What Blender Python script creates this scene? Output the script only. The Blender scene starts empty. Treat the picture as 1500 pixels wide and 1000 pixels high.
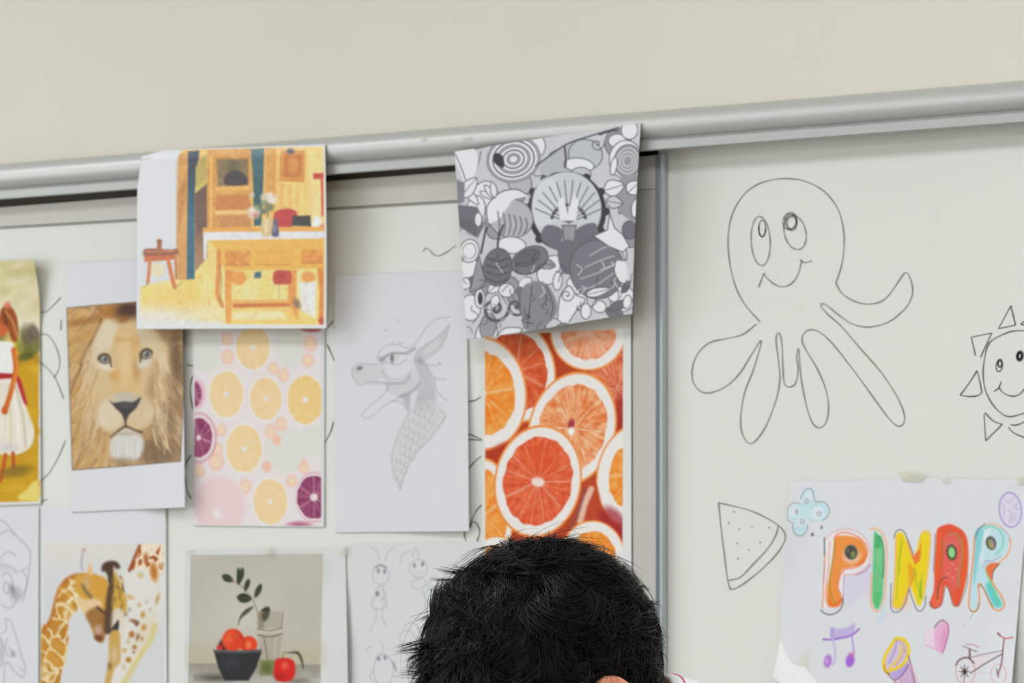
import bpy, bmesh, math, random
import numpy as np
from mathutils import Vector, Matrix, Euler

SC = bpy.context.scene
COL = SC.collection
R = math.radians
rng = np.random.default_rng(7)
random.seed(7)

# ------------------------------------------------------------------ camera
TH = R(41.4)                 # the wall is seen at an angle
FPX = 7670.0                 # focal length for a 1500 pixel wide frame
DIST = 5.90
CAM_H = 1.50
HORIZON = 890.0
fwd = np.array([-math.sin(TH), math.cos(TH), 0.0])
rgt = np.array([math.cos(TH), math.sin(TH), 0.0])
upv = np.array([0.0, 0.0, 1.0])
CPOS = np.array([DIST * math.sin(TH), -DIST * math.cos(TH), CAM_H])

cd = bpy.data.cameras.new('camera')
cam = bpy.data.objects.new('camera', cd)
COL.objects.link(cam)
cam.location = CPOS
cam.rotation_euler = (R(90), 0, TH)
cd.sensor_width = 36.0
cd.lens = 36.0 * FPX / 1500.0
cd.shift_y = (HORIZON - 500.0) / 1500.0
cd.clip_start = 0.05
cd.clip_end = 60
cd.dof.use_dof = True
cd.dof.focus_distance = 4.60
cd.dof.aperture_fstop = 24.0
SC.camera = cam

# ------------------------------------------------------------------ light
SC.view_settings.view_transform = 'Standard'
SC.view_settings.look = 'None'
SC.view_settings.gamma = 1.0
SC.view_settings.use_curve_mapping = False
SC.view_settings.exposure = -1.15
LIGHT_SCALE = 1.0

w = bpy.data.worlds.new('world')
SC.world = w
w.use_nodes = True
w.node_tree.nodes['Background'].inputs[0].default_value = (0.75, 0.85, 1.0, 1)
w.node_tree.nodes['Background'].inputs[1].default_value = 1.0


def area(name, loc, rot, sx, sy, power, col=(1, 1, 1)):
    l = bpy.data.lights.new(name, 'AREA')
    l.shape = 'RECTANGLE'
    l.size = sx
    l.size_y = sy
    l.energy = power * LIGHT_SCALE
    l.color = col
    o = bpy.data.objects.new(name, l)
    COL.objects.link(o)
    o.location = loc
    o.rotation_euler = rot
    return o


ROOM_X0, ROOM_X1, ROOM_Y0, ROOM_H = -3.6, 6.0, -8.0, 3.1
LAMPS = [(x, y) for x in (-2.2, 1.2, 4.4) for y in (-1.7, -4.2, -6.7)]
for (lx, ly) in LAMPS:
    area('ceiling_light_glow', (lx, ly, ROOM_H - 0.075), (0, 0, 0), 1.15, 0.55, 46, (0.905, 0.938, 1.0))
# daylight through the two windows of the left wall
area('window_daylight', (ROOM_X0 + 0.06, -2.0, 1.75), (0, R(-90), 0), 1.5, 1.7, 52, (0.86, 0.94, 1.0))
area('window_daylight', (ROOM_X0 + 0.06, -5.0, 1.75), (0, R(-90), 0), 1.5, 1.7, 60, (0.86, 0.94, 1.0))


# ------------------------------------------------------------------ helpers
def tag(o, label=None, cat=None, group=None, kind=None):
    if label: o['label'] = label
    if cat: o['category'] = cat
    if group: o['group'] = group
    if kind: o['kind'] = kind
    return o


def empty(name, loc=(0, 0, 0)):
    o = bpy.data.objects.new(name, None)
    o.empty_display_size = 0.05
    COL.objects.link(o)
    o.location = loc
    return o


def link_mesh(name, me, mat=None, parent=None):
    o = bpy.data.objects.new(name, me)
    COL.objects.link(o)
    if mat is not None:
        me.materials.append(mat)
    if parent is not None:
        o.parent = parent
        pm = Matrix.Translation(parent.location)
        if parent.parent is not None:
            pm = Matrix.Translation(parent.parent.location) @ pm
        o.matrix_parent_inverse = pm.inverted()
    return o


def from_bm(name, bm, mat=None, parent=None, smooth=False):
    bmesh.ops.recalc_face_normals(bm, faces=bm.faces)
    me = bpy.data.meshes.new(name)
    bm.to_mesh(me)
    bm.free()
    if smooth:
        me.shade_smooth()
    return link_mesh(name, me, mat, parent)


def bm_box(bm, x0, x1, y0, y1, z0, z1, bev=0.0):
    vs = [bm.verts.new(p) for p in ((x0, y0, z0), (x1, y0, z0), (x1, y1, z0), (x0, y1, z0),
                                    (x0, y0, z1), (x1, y0, z1), (x1, y1, z1), (x0, y1, z1))]
    fs = [bm.faces.new([vs[i] for i in f]) for f in ((3, 2, 1, 0), (4, 5, 6, 7), (0, 1, 5, 4), (1, 2, 6, 5), (2, 3, 7, 6), (3, 0, 4, 7))]
    if bev > 0:
        es = list({e for f in fs for e in f.edges})
        bmesh.ops.bevel(bm, geom=es, offset=bev, segments=2, profile=0.5, affect='EDGES')
    return bm


def box(name, mat, parent, x0, x1, y0, y1, z0, z1, bev=0.0):
    bm = bmesh.new()
    bm_box(bm, x0, x1, y0, y1, z0, z1, bev)
    return from_bm(name, bm, mat, parent)


def wall_pt(px, py, off=0.0):
    """Point of the plane y = -off that lies at picture position px, py (numpy arrays welcome)."""
    px = np.asarray(px, dtype=np.float64)
    py = np.asarray(py, dtype=np.float64)
    off = np.asarray(off, dtype=np.float64)
    a = (px - 750.0) / FPX
    b = (HORIZON - py) / FPX
    dx = fwd[0] + rgt[0] * a
    dy = fwd[1] + rgt[1] * a
    t = (-off - CPOS[1]) / dy
    return np.stack([CPOS[0] + dx * t, np.broadcast_to(-off, t.shape), CPOS[2] + b * t], axis=-1)


def wx(px, off=0.0):
    return float(wall_pt(px, 500, off)[0])


def wz(py, off=0.0, px=750):
    return float(wall_pt(px, py, off)[2])


def slab(name, mat, parent, quad, off_f, off_b, bev=0.0):
    """A board piece whose front face has the given picture corners at offset off_f, with depth to off_b."""
    P = [wall_pt(x, y, off_f) for x, y in quad]
    bm = bmesh.new()
    f = [bm.verts.new(p) for p in P]
    b = [bm.verts.new((p[0], -off_b, p[2])) for p in P]
    bm.faces.new(f)
    bm.faces.new(b[::-1])
    for i in range(4):
        j = (i + 1) % 4
        bm.faces.new((f[i], b[i], b[j], f[j]))
    if bev:
        bmesh.ops.bevel(bm, geom=list(bm.edges), offset=bev, segments=2, profile=0.5, affect='EDGES')
    return from_bm(name, bm, mat, parent)


# ------------------------------------------------------------------ materials
def s2l(c):
    c = np.asarray(c, dtype=np.float64) / 255.0
    return np.where(c <= 0.04045, c / 12.92, ((c + 0.055) / 1.055) ** 2.4)


GAIN = 0.85


def alb(c):
    return np.clip(s2l(c) / GAIN, 0, 0.93)


def mat(name, rgb, rough=0.6, metal=0.0, spec=0.5, noise=0.0, scale=8.0, bump=0.0, bscale=200.0, coat=0.0, alpha=1.0, coarse=None):
    m = bpy.data.materials.new(name)
    m.use_nodes = True
    nt = m.node_tree
    b = nt.nodes['Principled BSDF']
    c = alb(rgb)
    b.inputs['Base Color'].default_value = (*c, 1)
    b.inputs['Roughness'].default_value = rough
    b.inputs['Metallic'].default_value = metal
    b.inputs['Specular IOR Level'].default_value = spec
    b.inputs['Coat Weight'].default_value = coat
    b.inputs['Alpha'].default_value = alpha
    tc = nt.nodes.new('ShaderNodeTexCoord')
    if noise > 0:
        n = nt.nodes.new('ShaderNodeTexNoise')
        n.inputs['Scale'].default_value = scale
        n.inputs['Detail'].default_value = 5
        r = nt.nodes.new('ShaderNodeValToRGB')
        r.color_ramp.elements[0].position = 0.3
        r.color_ramp.elements[1].position = 0.7
        r.color_ramp.elements[0].color = (*np.clip(c * (1 - noise), 0, 1), 1)
        r.color_ramp.elements[1].color = (*np.clip(c * (1 + noise), 0, 1), 1)
        nt.links.new(tc.outputs['Object'], n.inputs['Vector'])
        nt.links.new(n.outputs['Fac'], r.inputs['Fac'])
        nt.links.new(r.outputs['Color'], b.inputs['Base Color'])
    if bump > 0:
        n2 = nt.nodes.new('ShaderNodeTexNoise')
        n2.inputs['Scale'].default_value = bscale
        n2.inputs['Detail'].default_value = 3
        bp = nt.nodes.new('ShaderNodeBump')
        bp.inputs['Strength'].default_value = bump
        bp.inputs['Distance'].default_value = 0.002
        nt.links.new(tc.outputs['Object'], n2.inputs['Vector'])
        nt.links.new(n2.outputs['Fac'], bp.inputs['Height'])
        nt.links.new(bp.outputs['Normal'], b.inputs['Normal'])
    return m


def emis(name, rgb, k):
    m = bpy.data.materials.new(name)
    m.use_nodes = True
    b = m.node_tree.nodes['Principled BSDF']
    b.inputs['Base Color'].default_value = (0.8, 0.8, 0.8, 1)
    b.inputs['Emission Color'].default_value = (*rgb, 1)
    b.inputs['Emission Strength'].default_value = k
    return m


def print_mat(name, rough=0.75, spec=0.25, coat=0.0):
    """Paper whose ink comes from the mesh's own colour attribute."""
    m = bpy.data.materials.new(name)
    m.use_nodes = True
    nt = m.node_tree
    b = nt.nodes['Principled BSDF']
    a = nt.nodes.new('ShaderNodeVertexColor')
    a.layer_name = 'ink'
    nt.links.new(a.outputs['Color'], b.inputs['Base Color'])
    b.inputs['Roughness'].default_value = rough
    b.inputs['Specular IOR Level'].default_value = spec
    b.inputs['Coat Weight'].default_value = coat
    b.inputs['Coat Roughness'].default_value = 0.25
    tc = nt.nodes.new('ShaderNodeTexCoord')
    n2 = nt.nodes.new('ShaderNodeTexNoise')
    n2.inputs['Scale'].default_value = 350
    bp = nt.nodes.new('ShaderNodeBump')
    bp.inputs['Strength'].default_value = 0.06
    bp.inputs['Distance'].default_value = 0.001
    nt.links.new(tc.outputs['Object'], n2.inputs['Vector'])
    nt.links.new(n2.outputs['Fac'], bp.inputs['Height'])
    nt.links.new(bp.outputs['Normal'], b.inputs['Normal'])
    return m


M = dict(
    wall=mat('cream_wall_paint', (212, 208, 199), 0.7, spec=0.2, noise=0.02, scale=3, bump=0.15, bscale=120),
    side=mat('side_wall_paint', (214, 211, 202), 0.7, spec=0.2, noise=0.02, scale=3, bump=0.15, bscale=120),
    ceil=mat('ceiling_paint', (225, 225, 222), 0.8, noise=0.02, bump=0.1),
    floor=mat('speckled_linoleum', (150, 146, 138), 0.45, noise=0.12, scale=60),
    board=mat('whiteboard_enamel', (211, 212, 206), 0.38, spec=0.4, noise=0.012, scale=4),
    frame=mat('grey_beige_frame', (190, 188, 181), 0.5, noise=0.02, scale=6),
    alu=mat('satin_aluminium', (164, 166, 163), 0.4, metal=0.3, noise=0.015, scale=12),
    alud=mat('bluish_aluminium', (166, 174, 177), 0.4, metal=0.3, noise=0.015, scale=12),
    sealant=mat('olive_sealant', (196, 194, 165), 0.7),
    pen=mat('grey_marker', (138, 138, 132), 0.6, spec=0.2, noise=0.15, scale=90),
    pen_dark=mat('dark_marker', (92, 94, 90), 0.6, spec=0.2, noise=0.2, scale=90),
    tape=mat('clear_sticky_tape', (214, 212, 200), 0.22, spec=0.6, alpha=0.3),
    tape_yellow=mat('yellowed_sticky_tape', (212, 211, 190), 0.3, spec=0.6, alpha=0.42),
    fold=mat('bright_paper_back', (232, 233, 234), 0.7, spec=0.25),  # same paper painted brighter, for the light the folded corner catches
    paper=mat('white_paper', (214, 215, 218), 0.75, spec=0.25, bump=0.05, bscale=300),
    print=print_mat('printed_paper'),
    gloss=print_mat('glossy_printed_paper', 0.42, 0.5, 0.35),
    lamp=emis('lamp_diffuser', (1.0, 0.985, 0.955), 6.0),
    white_metal=mat('white_enamelled_metal', (225, 225, 222), 0.4),
    glass=mat('window_glass', (225, 235, 240), 0.05, alpha=0.12),
)
# ------------------------------------------------------------------ the room
def structure(name, m, *a):
    return tag(box(name, m, None, *a), kind='structure')


structure('wall_back', M['wall'], ROOM_X0 - 0.1, ROOM_X1 + 0.1, 0.0, 0.12, 0, ROOM_H)
structure('wall_right', M['side'], ROOM_X1, ROOM_X1 + 0.12, ROOM_Y0, 0, 0, ROOM_H)
structure('wall_front', M['side'], ROOM_X0 - 0.1, ROOM_X1 + 0.1, ROOM_Y0 - 0.12, ROOM_Y0, 0, ROOM_H)
structure('floor', M['floor'], ROOM_X0 - 0.1, ROOM_X1 + 0.1, ROOM_Y0 - 0.1, 0.1, -0.1, 0.0)
structure('ceiling', M['ceil'], ROOM_X0 - 0.1, ROOM_X1 + 0.1, ROOM_Y0 - 0.1, 0.1, ROOM_H, ROOM_H + 0.1)
# left wall with two window openings
bm = bmesh.new()
for (y0, y1, z0, z1) in ((ROOM_Y0, -5.9, 0, ROOM_H), (-4.1, -2.9, 0, ROOM_H), (-1.1, 0, 0, ROOM_H),
                         (-5.9, -4.1, 0, 0.95), (-5.9, -4.1, 2.55, ROOM_H), (-2.9, -1.1, 0, 0.95), (-2.9, -1.1, 2.55, ROOM_H)):
    bm_box(bm, ROOM_X0 - 0.12, ROOM_X0, y0, y1, z0, z1)
tag(from_bm('wall_left', bm, M['side']), kind='structure')
for n, yc in ((1, -2.0), (2, -5.0)):
    bm = bmesh.new()
    bm_box(bm, ROOM_X0 - 0.08, ROOM_X0 - 0.03, yc - 0.9, yc - 0.84, 0.95, 2.55)
    bm_box(bm, ROOM_X0 - 0.08, ROOM_X0 - 0.03, yc + 0.84, yc + 0.9, 0.95, 2.55)
    bm_box(bm, ROOM_X0 - 0.08, ROOM_X0 - 0.03, yc - 0.03, yc + 0.03, 1.01, 2.49)
    bm_box(bm, ROOM_X0 - 0.08, ROOM_X0 - 0.03, yc - 0.84, yc + 0.84, 0.95, 1.01)
    bm_box(bm, ROOM_X0 - 0.08, ROOM_X0 - 0.03, yc - 0.84, yc + 0.84, 2.49, 2.55)
    wdw = tag(from_bm('window_%d' % n, bm, M['white_metal']), kind='structure')
    for k in (-1, 1):
        box('window_pane', M['glass'], wdw, ROOM_X0 - 0.058, ROOM_X0 - 0.052, yc + k * 0.435 - 0.405, yc + k * 0.435 + 0.405, 1.01, 2.49)
for i, (lx, ly) in enumerate(LAMPS):
    t = tag(empty('ceiling_light', (lx, ly, ROOM_H)), 'white ceiling light panel, %s in the %s row from the whiteboards' % (('nearest the windows', 'middle one', 'nearest the right wall')[i // 3], ('first', 'second', 'third')[i % 3]), 'lamp', 'ceiling light panels')
    bm = bmesh.new()
    for a in ((lx - 0.62, lx + 0.62, ly - 0.32, ly - 0.29), (lx - 0.62, lx + 0.62, ly + 0.29, ly + 0.32), (lx - 0.62, lx - 0.59, ly - 0.29, ly + 0.29), (lx + 0.59, lx + 0.62, ly - 0.29, ly + 0.29)):
        bm_box(bm, *a, ROOM_H - 0.06, ROOM_H)
    from_bm('lamp_frame', bm, M['white_metal'], t)
    box('diffuser', M['lamp'], t, lx - 0.59, lx + 0.59, ly - 0.29, ly + 0.29, ROOM_H - 0.05, ROOM_H)

# ------------------------------------------------------------------ sliding-board rail on the wall
BX0, BX1 = -2.1, 2.15
rail = tag(empty('trim_1', (0, 0, wz(236, 0.036))),
           'silver aluminium sliding track with a rounded bead along the top of the whiteboards', kind='structure')
rail_low = tag(empty('trim_2', (0, 0, 0.80)), 'silver aluminium bottom track of the whiteboards', kind='structure')


def extrude_x(name, m, parent, prof, x0, x1, smooth=True):
    bm = bmesh.new()
    A = [bm.verts.new((x0, -o, z)) for o, z in prof]
    B = [bm.verts.new((x1, -o, z)) for o, z in prof]
    n = len(prof)
    for i in range(n):
        j = (i + 1) % n
        bm.faces.new((A[i], A[j], B[j], B[i]))
    bm.faces.new(A[::-1])
    bm.faces.new(B)
    o = from_bm(name, bm, m, parent)
    if smooth:
        for p in o.data.polygons:
            p.use_smooth = len(p.vertices) == 4
        try:
            o.data.set_sharp_from_angle(angle=R(40))
        except Exception:
            pass
    return o


zc, rr = wz(199.5, 0.040), 0.0155
bead = [(0.001, zc + rr * 0.98)]
for k in range(0, 17):
    a = R(90 - k * 11.25)
    bead.append((0.0365 + rr * math.cos(a), zc + rr * math.sin(a)))
bead += [(0.001, zc - rr * 0.98)]
M['bead'] = mat('rounded_aluminium', (184, 186, 183), 0.42, metal=0.35, noise=0.015, scale=12)
extrude_x('track_bead', M['bead'], rail, bead, BX0, BX1)
zt, zb = wz(220.5, 0.047), wz(235.5, 0.047)
lip = [(0.001, zt + 0.004), (0.036, zt + 0.004), (0.0425, zt + 0.0025), (0.0455, zt), (0.047, zt - 0.0015), (0.047, zb + 0.001), (0.046, zb), (0.0435, zb), (0.0435, zb + 0.004), (0.004, zb + 0.004), (0.001, zb + 0.004)]
extrude_x('track_lip', M['alu'], rail, lip, BX0, BX1)
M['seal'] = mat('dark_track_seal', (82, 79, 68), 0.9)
box('track_seal', M['seal'], rail, BX0, wx(958, 0.02), -0.0125, -0.0095, wz(262, 0.02), zb + 0.004)  # added dark strip, stands in for the shade in the gap under the track
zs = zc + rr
extrude_x('sealant_bead', M['sealant'], rail, [(0.0005, zs - 0.001), (0.02, zs - 0.001), (0.012, zs + 0.0032), (0.0005, zs + 0.0048)], BX0, BX1)  # added olive strip, paints the reflected tinge along the rail's top
box('bottom_track', M['alu'], rail_low, BX0, BX1, -0.046, -0.001, 0.80, 0.84, 0.003)
for xx in (BX0 - 0.02, BX1):
    box('end_cap', M['alud'], rail, xx, xx + 0.02, -0.046, -0.001, zb, zs, 0.002)
    box('end_cap', M['alud'], rail_low, xx, xx + 0.02, -0.046, -0.001, 0.80, 0.84, 0.002)

# ------------------------------------------------------------------ the two whiteboards
Z0 = 0.85
ZTOP = wz(238, 0.03)
# left board: the front one of the pair
LB = tag(empty('whiteboard', (-1.0, -0.02, Z0)),
         'left sliding whiteboard with a grey beige frame, covered with taped prints and sketches', 'whiteboard')
LBO = 0.0165
xs0 = wx(927, 0.020)
xs1 = wx(960.0, 0.020)


def poly_slab(name, m, parent, pts, of, ob, bev=0.0):
    bm = bmesh.new()
    f = [bm.verts.new((x, -of, z)) for x, z in pts]
    b = [bm.verts.new((x, -ob, z)) for x, z in pts]
    n = len(pts)
    bm.faces.new(f)
    bm.faces.new(b[::-1])
    for i in range(n):
        j = (i + 1) % n
        bm.faces.new((f[i], b[i], b[j], f[j]))
    if bev:
        bmesh.ops.bevel(bm, geom=list(bm.edges), offset=bev, segments=1, profile=0.5, affect='EDGES')
    return from_bm(name, bm, m, parent)


def lerp_line(p, q, off):
    a, b = wall_pt(p[0], p[1], off), wall_pt(q[0], q[1], off)
    k = (b[2] - a[2]) / (b[0] - a[0])
    return lambda x: float(a[2] + k * (x - a[0]))


top_edge = lerp_line((0, 303.5), (660, 251.0), 0.020)
low_edge = lerp_line((0, 332), (665, 293.5), 0.020)
poly_slab('board_panel', M['board'], LB, [(BX0 + 0.03, Z0 + 0.02), (xs0 + 0.002, Z0 + 0.02), (xs0 + 0.002, low_edge(xs0) + 0.004), (BX0 + 0.03, low_edge(BX0) + 0.004)], LBO, 0.014)
poly_slab('frame_top', M['frame'], LB, [(BX0, low_edge(BX0)), (xs1, low_edge(xs1)), (xs1, top_edge(xs1)), (BX0, top_edge(BX0))], 0.0200, 0.014, 0.0006)
gl = lambda x: low_edge(x) - 0.0006
M['gasket'] = mat('grey_gasket', (146, 145, 139), 0.7)
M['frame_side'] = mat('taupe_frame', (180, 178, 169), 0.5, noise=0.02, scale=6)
poly_slab('frame_gasket', M['gasket'], LB, [(BX0, gl(BX0) - 0.002), (xs0, gl(xs0) - 0.002), (xs0, gl(xs0)), (BX0, gl(BX0))], 0.0178, 0.0145)
poly_slab('frame_side', M['frame_side'], LB, [(xs0, Z0), (xs1, Z0), (xs1, low_edge(xs1) - 0.0005), (xs0, low_edge(xs0) - 0.0005)], 0.0200, 0.014, 0.0006)
poly_slab('frame_bottom', M['frame'], LB, [(BX0, Z0 - 0.005), (xs0 - 0.0005, Z0 - 0.005), (xs0 - 0.0005, Z0 + 0.02), (BX0, Z0 + 0.02)], 0.0200, 0.014, 0.0006)
# the stepped aluminium stile along the left board's right edge
xa = wx(966.0, 0.024)
xb = wx(970.0, 0.024)
xc = wx(971.5, 0.020)
zst = top_edge(xs1)
prof = [(xs1 + 0.0003, 0.0135), (xs1 + 0.0003, 0.0212), (xs1 + 0.0014, 0.0212), (xs1 + 0.0020, 0.0162), (xa - 0.0006, 0.0162), (xa, 0.0228), (xa + 0.0012, 0.0240), (xb - 0.0008, 0.0240), (xb, 0.0228), (xb + 0.0002, 0.0175), (xc, 0.0165), (xc, 0.0135)]
bm = bmesh.new()
A = [bm.verts.new((x, -o, Z0)) for x, o in prof]
B = [bm.verts.new((x, -o, zst)) for x, o in prof]
for i in range(len(prof)):
    j = (i + 1) % len(prof)
    bm.faces.new((A[i], A[j], B[j], B[i]))
bm.faces.new(A[::-1]); bm.faces.new(B)
from_bm('edge_stile', bm, M['alud'], LB)

# right board: set deeper in the track
RB = tag(empty('whiteboard', (1.0, -0.003, Z0)),
         'right whiteboard with marker drawings of an octopus, a sun and a melon slice', 'whiteboard')
RBO = 0.0125
box('board_panel', M['board'], RB, xs1 - 0.25, BX1 - 0.02, -RBO, -0.001, Z0, wz(231, RBO))
box('frame_side', M['frame'], RB, BX1 - 0.02, BX1, -0.018, -0.001, Z0, wz(238, 0.03))
box('board_backing', M['frame'], LB, BX0, xs1 - 0.26, -0.009, -0.001, Z0, wz(231, 0.007))


# ------------------------------------------------------------------ marker strokes
def spline(p, n=8):
    p = np.asarray(p, dtype=np.float64)
    if len(p) < 3:
        t = np.linspace(0, 1, n)[:, None]
        return p[0] * (1 - t) + p[-1] * t
    q = np.vstack([2 * p[0] - p[1], p, 2 * p[-1] - p[-2]])
    if np.allclose(p[0], p[-1]):
        q[0], q[-1] = p[-2], p[1]
    out = []
    for i in range(1, len(q) - 2):
        for k in range(n):
            t = k / n
            a, b, c, d = q[i - 1], q[i], q[i + 1], q[i + 2]
            out.append(0.5 * ((2 * b) + (-a + c) * t + (2 * a - 5 * b + 4 * c - d) * t * t + (-a + 3 * b - 3 * c + d) * t ** 3))
    out.append(q[-2])
    return np.array(out)


def ring(cx, cy, rx, ry, rot=0, a0=0, a1=360, n=20):
    r = R(rot)
    return [(cx + rx * math.cos(R(t)) * math.cos(r) - ry * math.sin(R(t)) * math.sin(r),
             cy + rx * math.cos(R(t)) * math.sin(r) + ry * math.sin(R(t)) * math.cos(r)) for t in np.linspace(a0, a1, n)]


def strokes(name, lines, T, m, parent, off, wid=1.9, label=None):
    if name == 'marker_scribble' and len(lines) > 1:
        for ln in lines:
            strokes(name, [ln], T, m, parent, off, wid)
        return
    """Pen lines as thin ribbons of ink lying on the board. T = (scale, ox, oy) of the coordinates used."""
    s, ox, oy = T
    verts, faces = [], []
    for ln in lines:
        ww = wid
        smooth = True
        if isinstance(ln, tuple) and isinstance(ln[0], str):
            smooth = ln[0] != 'x'
            if len(ln) > 2:
                ww = ln[2]
            ln = ln[1]
        pts = spline(ln) if smooth else np.vstack([spline([ln[i], ln[i + 1]], 4) for i in range(len(ln) - 1)])
        pts = pts / s + np.array([ox, oy])
        d = np.gradient(pts, axis=0)
        L = np.hypot(d[:, 0], d[:, 1]) + 1e-9
        nrm = np.stack([-d[:, 1] / L, d[:, 0] / L], axis=1)
        wv = ww * (0.85 + 0.2 * np.sin(np.arange(len(pts)) * 0.37 + len(verts))) / 2
        a = wall_pt(pts[:, 0] + nrm[:, 0] * wv, pts[:, 1] + nrm[:, 1] * wv, off)
        b = wall_pt(pts[:, 0] - nrm[:, 0] * wv, pts[:, 1] - nrm[:, 1] * wv, off)
        base = len(verts)
        for p, q in zip(a, b):
            verts += [tuple(p), tuple(q)]
        for i in range(len(pts) - 1):
            k = base + 2 * i
            faces.append((k, k + 1, k + 3, k + 2))
    me = bpy.data.meshes.new(name)
    me.from_pydata(verts, [], faces)
    o = link_mesh(name, me, m, parent)
    if label:
        o['label'] = label
    return o


OC = (2.223, 980, 230)
head1 = [(297, 537), (270, 508), (240, 470), (216, 420), (200, 360), (192, 290), (195, 230), (210, 175), (245, 120), (290, 88), (340, 73), (385, 70), (440, 78), (500, 108), (545, 160), (565, 220), (570, 280), (562, 350), (543, 410)]
arm = [(543, 410), (560, 440), (590, 463), (630, 477), (670, 476), (705, 460), (740, 415), (768, 377), (785, 395), (793, 440), (775, 485), (730, 527), (690, 546), (640, 553), (590, 540), (545, 508), (512, 482), (497, 478), (496, 488), (520, 515), (560, 550), (620, 620), (690, 700), (745, 785), (766, 840), (762, 868), (745, 875), (715, 850), (660, 775), (590, 680), (530, 605), (490, 570), (460, 562), (438, 575), (433, 600), (450, 635), (480, 685), (508, 750), (519, 810), (512, 860), (490, 881), (465, 862), (445, 800), (430, 720), (422, 625)]
mid = [(421, 622), (415, 650), (420, 690), (412, 735), (392, 748), (375, 735), (370, 680), (368, 620), (362, 580), (353, 574), (348, 600), (357, 670), (360, 730), (345, 800), (310, 885), (268, 932), (240, 905), (233, 850), (245, 770), (275, 690), (298, 612), (296, 600), (270, 640), (225, 710), (175, 752), (120, 768), (85, 745), (74, 700), (90, 645), (130, 605), (190, 590), (240, 577), (285, 543)]
strokes('octopus_drawing', [head1, arm, mid, ring(298, 273, 31, 80, -3), ring(303, 232, 11, 27, 0, 0, 560, 30), ring(410, 245, 35, 57, -14),
                            ring(397, 212, 19, 27, -10, 0, 360), ring(393, 208, 22, 28, 20, 0, 360), ring(399, 214, 15, 20, 0),
                            [(291, 424), (300, 400), (308, 378)], [(308, 378), (320, 395), (345, 415), (372, 422), (400, 410), (420, 380), (432, 338)], [(426, 333), (440, 343), (466, 338)]],
        OC, M['pen'], RB, RBO + 0.0004, 2.2, 'grey marker outline of a smiling octopus')
SN = (4.0, 1380, 430)
sun_c = (478, 468)
sun = [(440, 216), (370, 232), (290, 275), (262, 320), (245, 400), (240, 470), (252, 560), (290, 640), (345, 700), (400, 720), (480, 700), (560, 680), (640, 600), (680, 500), (660, 380), (600, 270), (520, 225), (440, 216)]
rays = [('x', [(402, 70), (330, 205), (430, 183), (402, 70)]), ('x', [(195, 362), (170, 255), (290, 230), (225, 372)]),
        [(205, 450), (160, 520), (105, 595)], [(105, 595), (170, 602), (215, 594), (232, 578)], [(205, 450), (222, 520), (232, 578)],
        [(250, 697), (300, 745), (352, 765)], ('x', [(352, 765), (255, 862), (245, 705)]), [(400, 768), (440, 768), (500, 742)], [(388, 782), (420, 815), (500, 850)],
        ('x', [(460, 178), (520, 130), (540, 200), (460, 178)])]
strokes('sun_drawing', [sun] + rays + [ring(335, 420, 18, 36, 8), ring(338, 410, 10, 20, 0, 0, 700, 30), ring(455, 365, 20, 30, 8), ('s', ring(455, 365, 11, 20, 8, 0, 1000, 50), 3),
                                       [(332, 550), (360, 582), (410, 600), (450, 590), (490, 550)], [(303, 572), (330, 552), (347, 513)]],
        SN, M['pen_dark'], RB, RBO + 0.0004, 2.0, 'dark marker outline of a smiling sun with triangular rays')
WM = (3.031, 1020, 670)
mel = [[(98, 200), (150, 212), (230, 232), (300, 262), (365, 302), (393, 340), (388, 378), (350, 435), (290, 495), (220, 552), (175, 580), (150, 585)], [(150, 585), (138, 540), (124, 430), (110, 320), (98, 200)],
       [(363, 300), (352, 345), (315, 405), (250, 475), (195, 530), (143, 545)]]
dots = [(167, 240), (143, 289), (190, 316), (247, 307), (323, 310), (283, 375), (180, 380), (233, 408), (185, 448)]
mel += [('x', [(x - 2, y - 2), (x + 3, y + 3)], 2.4) for x, y in dots]
strokes('melon_slice_drawing', mel, WM, M['pen'], RB, RBO + 0.0004, 2.2, 'grey marker outline of a melon slice with seed dots')
# handwriting that shows between the sheets on the left board
o = LBO + 0.0004
strokes('marker_scribble', [[(650, 775), (668, 755), (690, 765), (720, 795), (750, 803), (800, 780), (860, 735)]], (4.35, 470, 190), M['pen'], LB, o, 1.9, 'grey wavy marker line beside the doodle print')
strokes('marker_scribble', [[(70, 243), (95, 240), (125, 212), (148, 188)], [(149, 270), (147, 310)], [(65, 325), (98, 326), (125, 360), (143, 415), (138, 455), (122, 482)],
                            [(62, 418), (100, 450), (130, 490), (158, 560)], [(165, 710), (140, 770), (105, 830), (70, 865)], [(60, 938), (100, 928)], [(66, 925), (78, 950)]], (2.5, 30, 360), M['pen'], LB, o, 1.8,
        'grey curved marker lines left of the lion sheet')
strokes('marker_scribble', [[(78, 182), (118, 186)], [(120, 215), (100, 260), (96, 320), (105, 380), (113, 418)], [(103, 620), (80, 650), (68, 690), (72, 750), (83, 800), (100, 835)]], (3.333, 250, 480), M['pen_dark'], LB, o, 2.0,
        'dark curved marker lines between lion sheet and pastel citrus print')
strokes('marker_scribble', [[(692, 28), (675, 50), (655, 68)], [(664, 135), (680, 170), (696, 206)], [(692, 478), (678, 525), (653, 572)]], (3.03, 260, 460), M['pen_dark'], LB, o, 2.0,
        'short dark marker strokes left of the dragon sheet')
strokes('marker_scribble', [[(76, 318), (110, 310), (142, 288)], [(76, 456), (110, 470), (142, 482)], [(76, 480), (142, 484)], [(76, 608), (105, 575), (140, 546)], [(155, 748), (118, 778), (92, 825), (85, 862)],
                            [(80, 852), (92, 836), (110, 840), (124, 868), (122, 895), (113, 918)], [(60, 878), (60, 900), (67, 918)]], (2.94, 660, 480), M['pen_dark'], LB, o, 1.9,
        'dark marker strokes between dragon sheet and grapefruit print')
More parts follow.
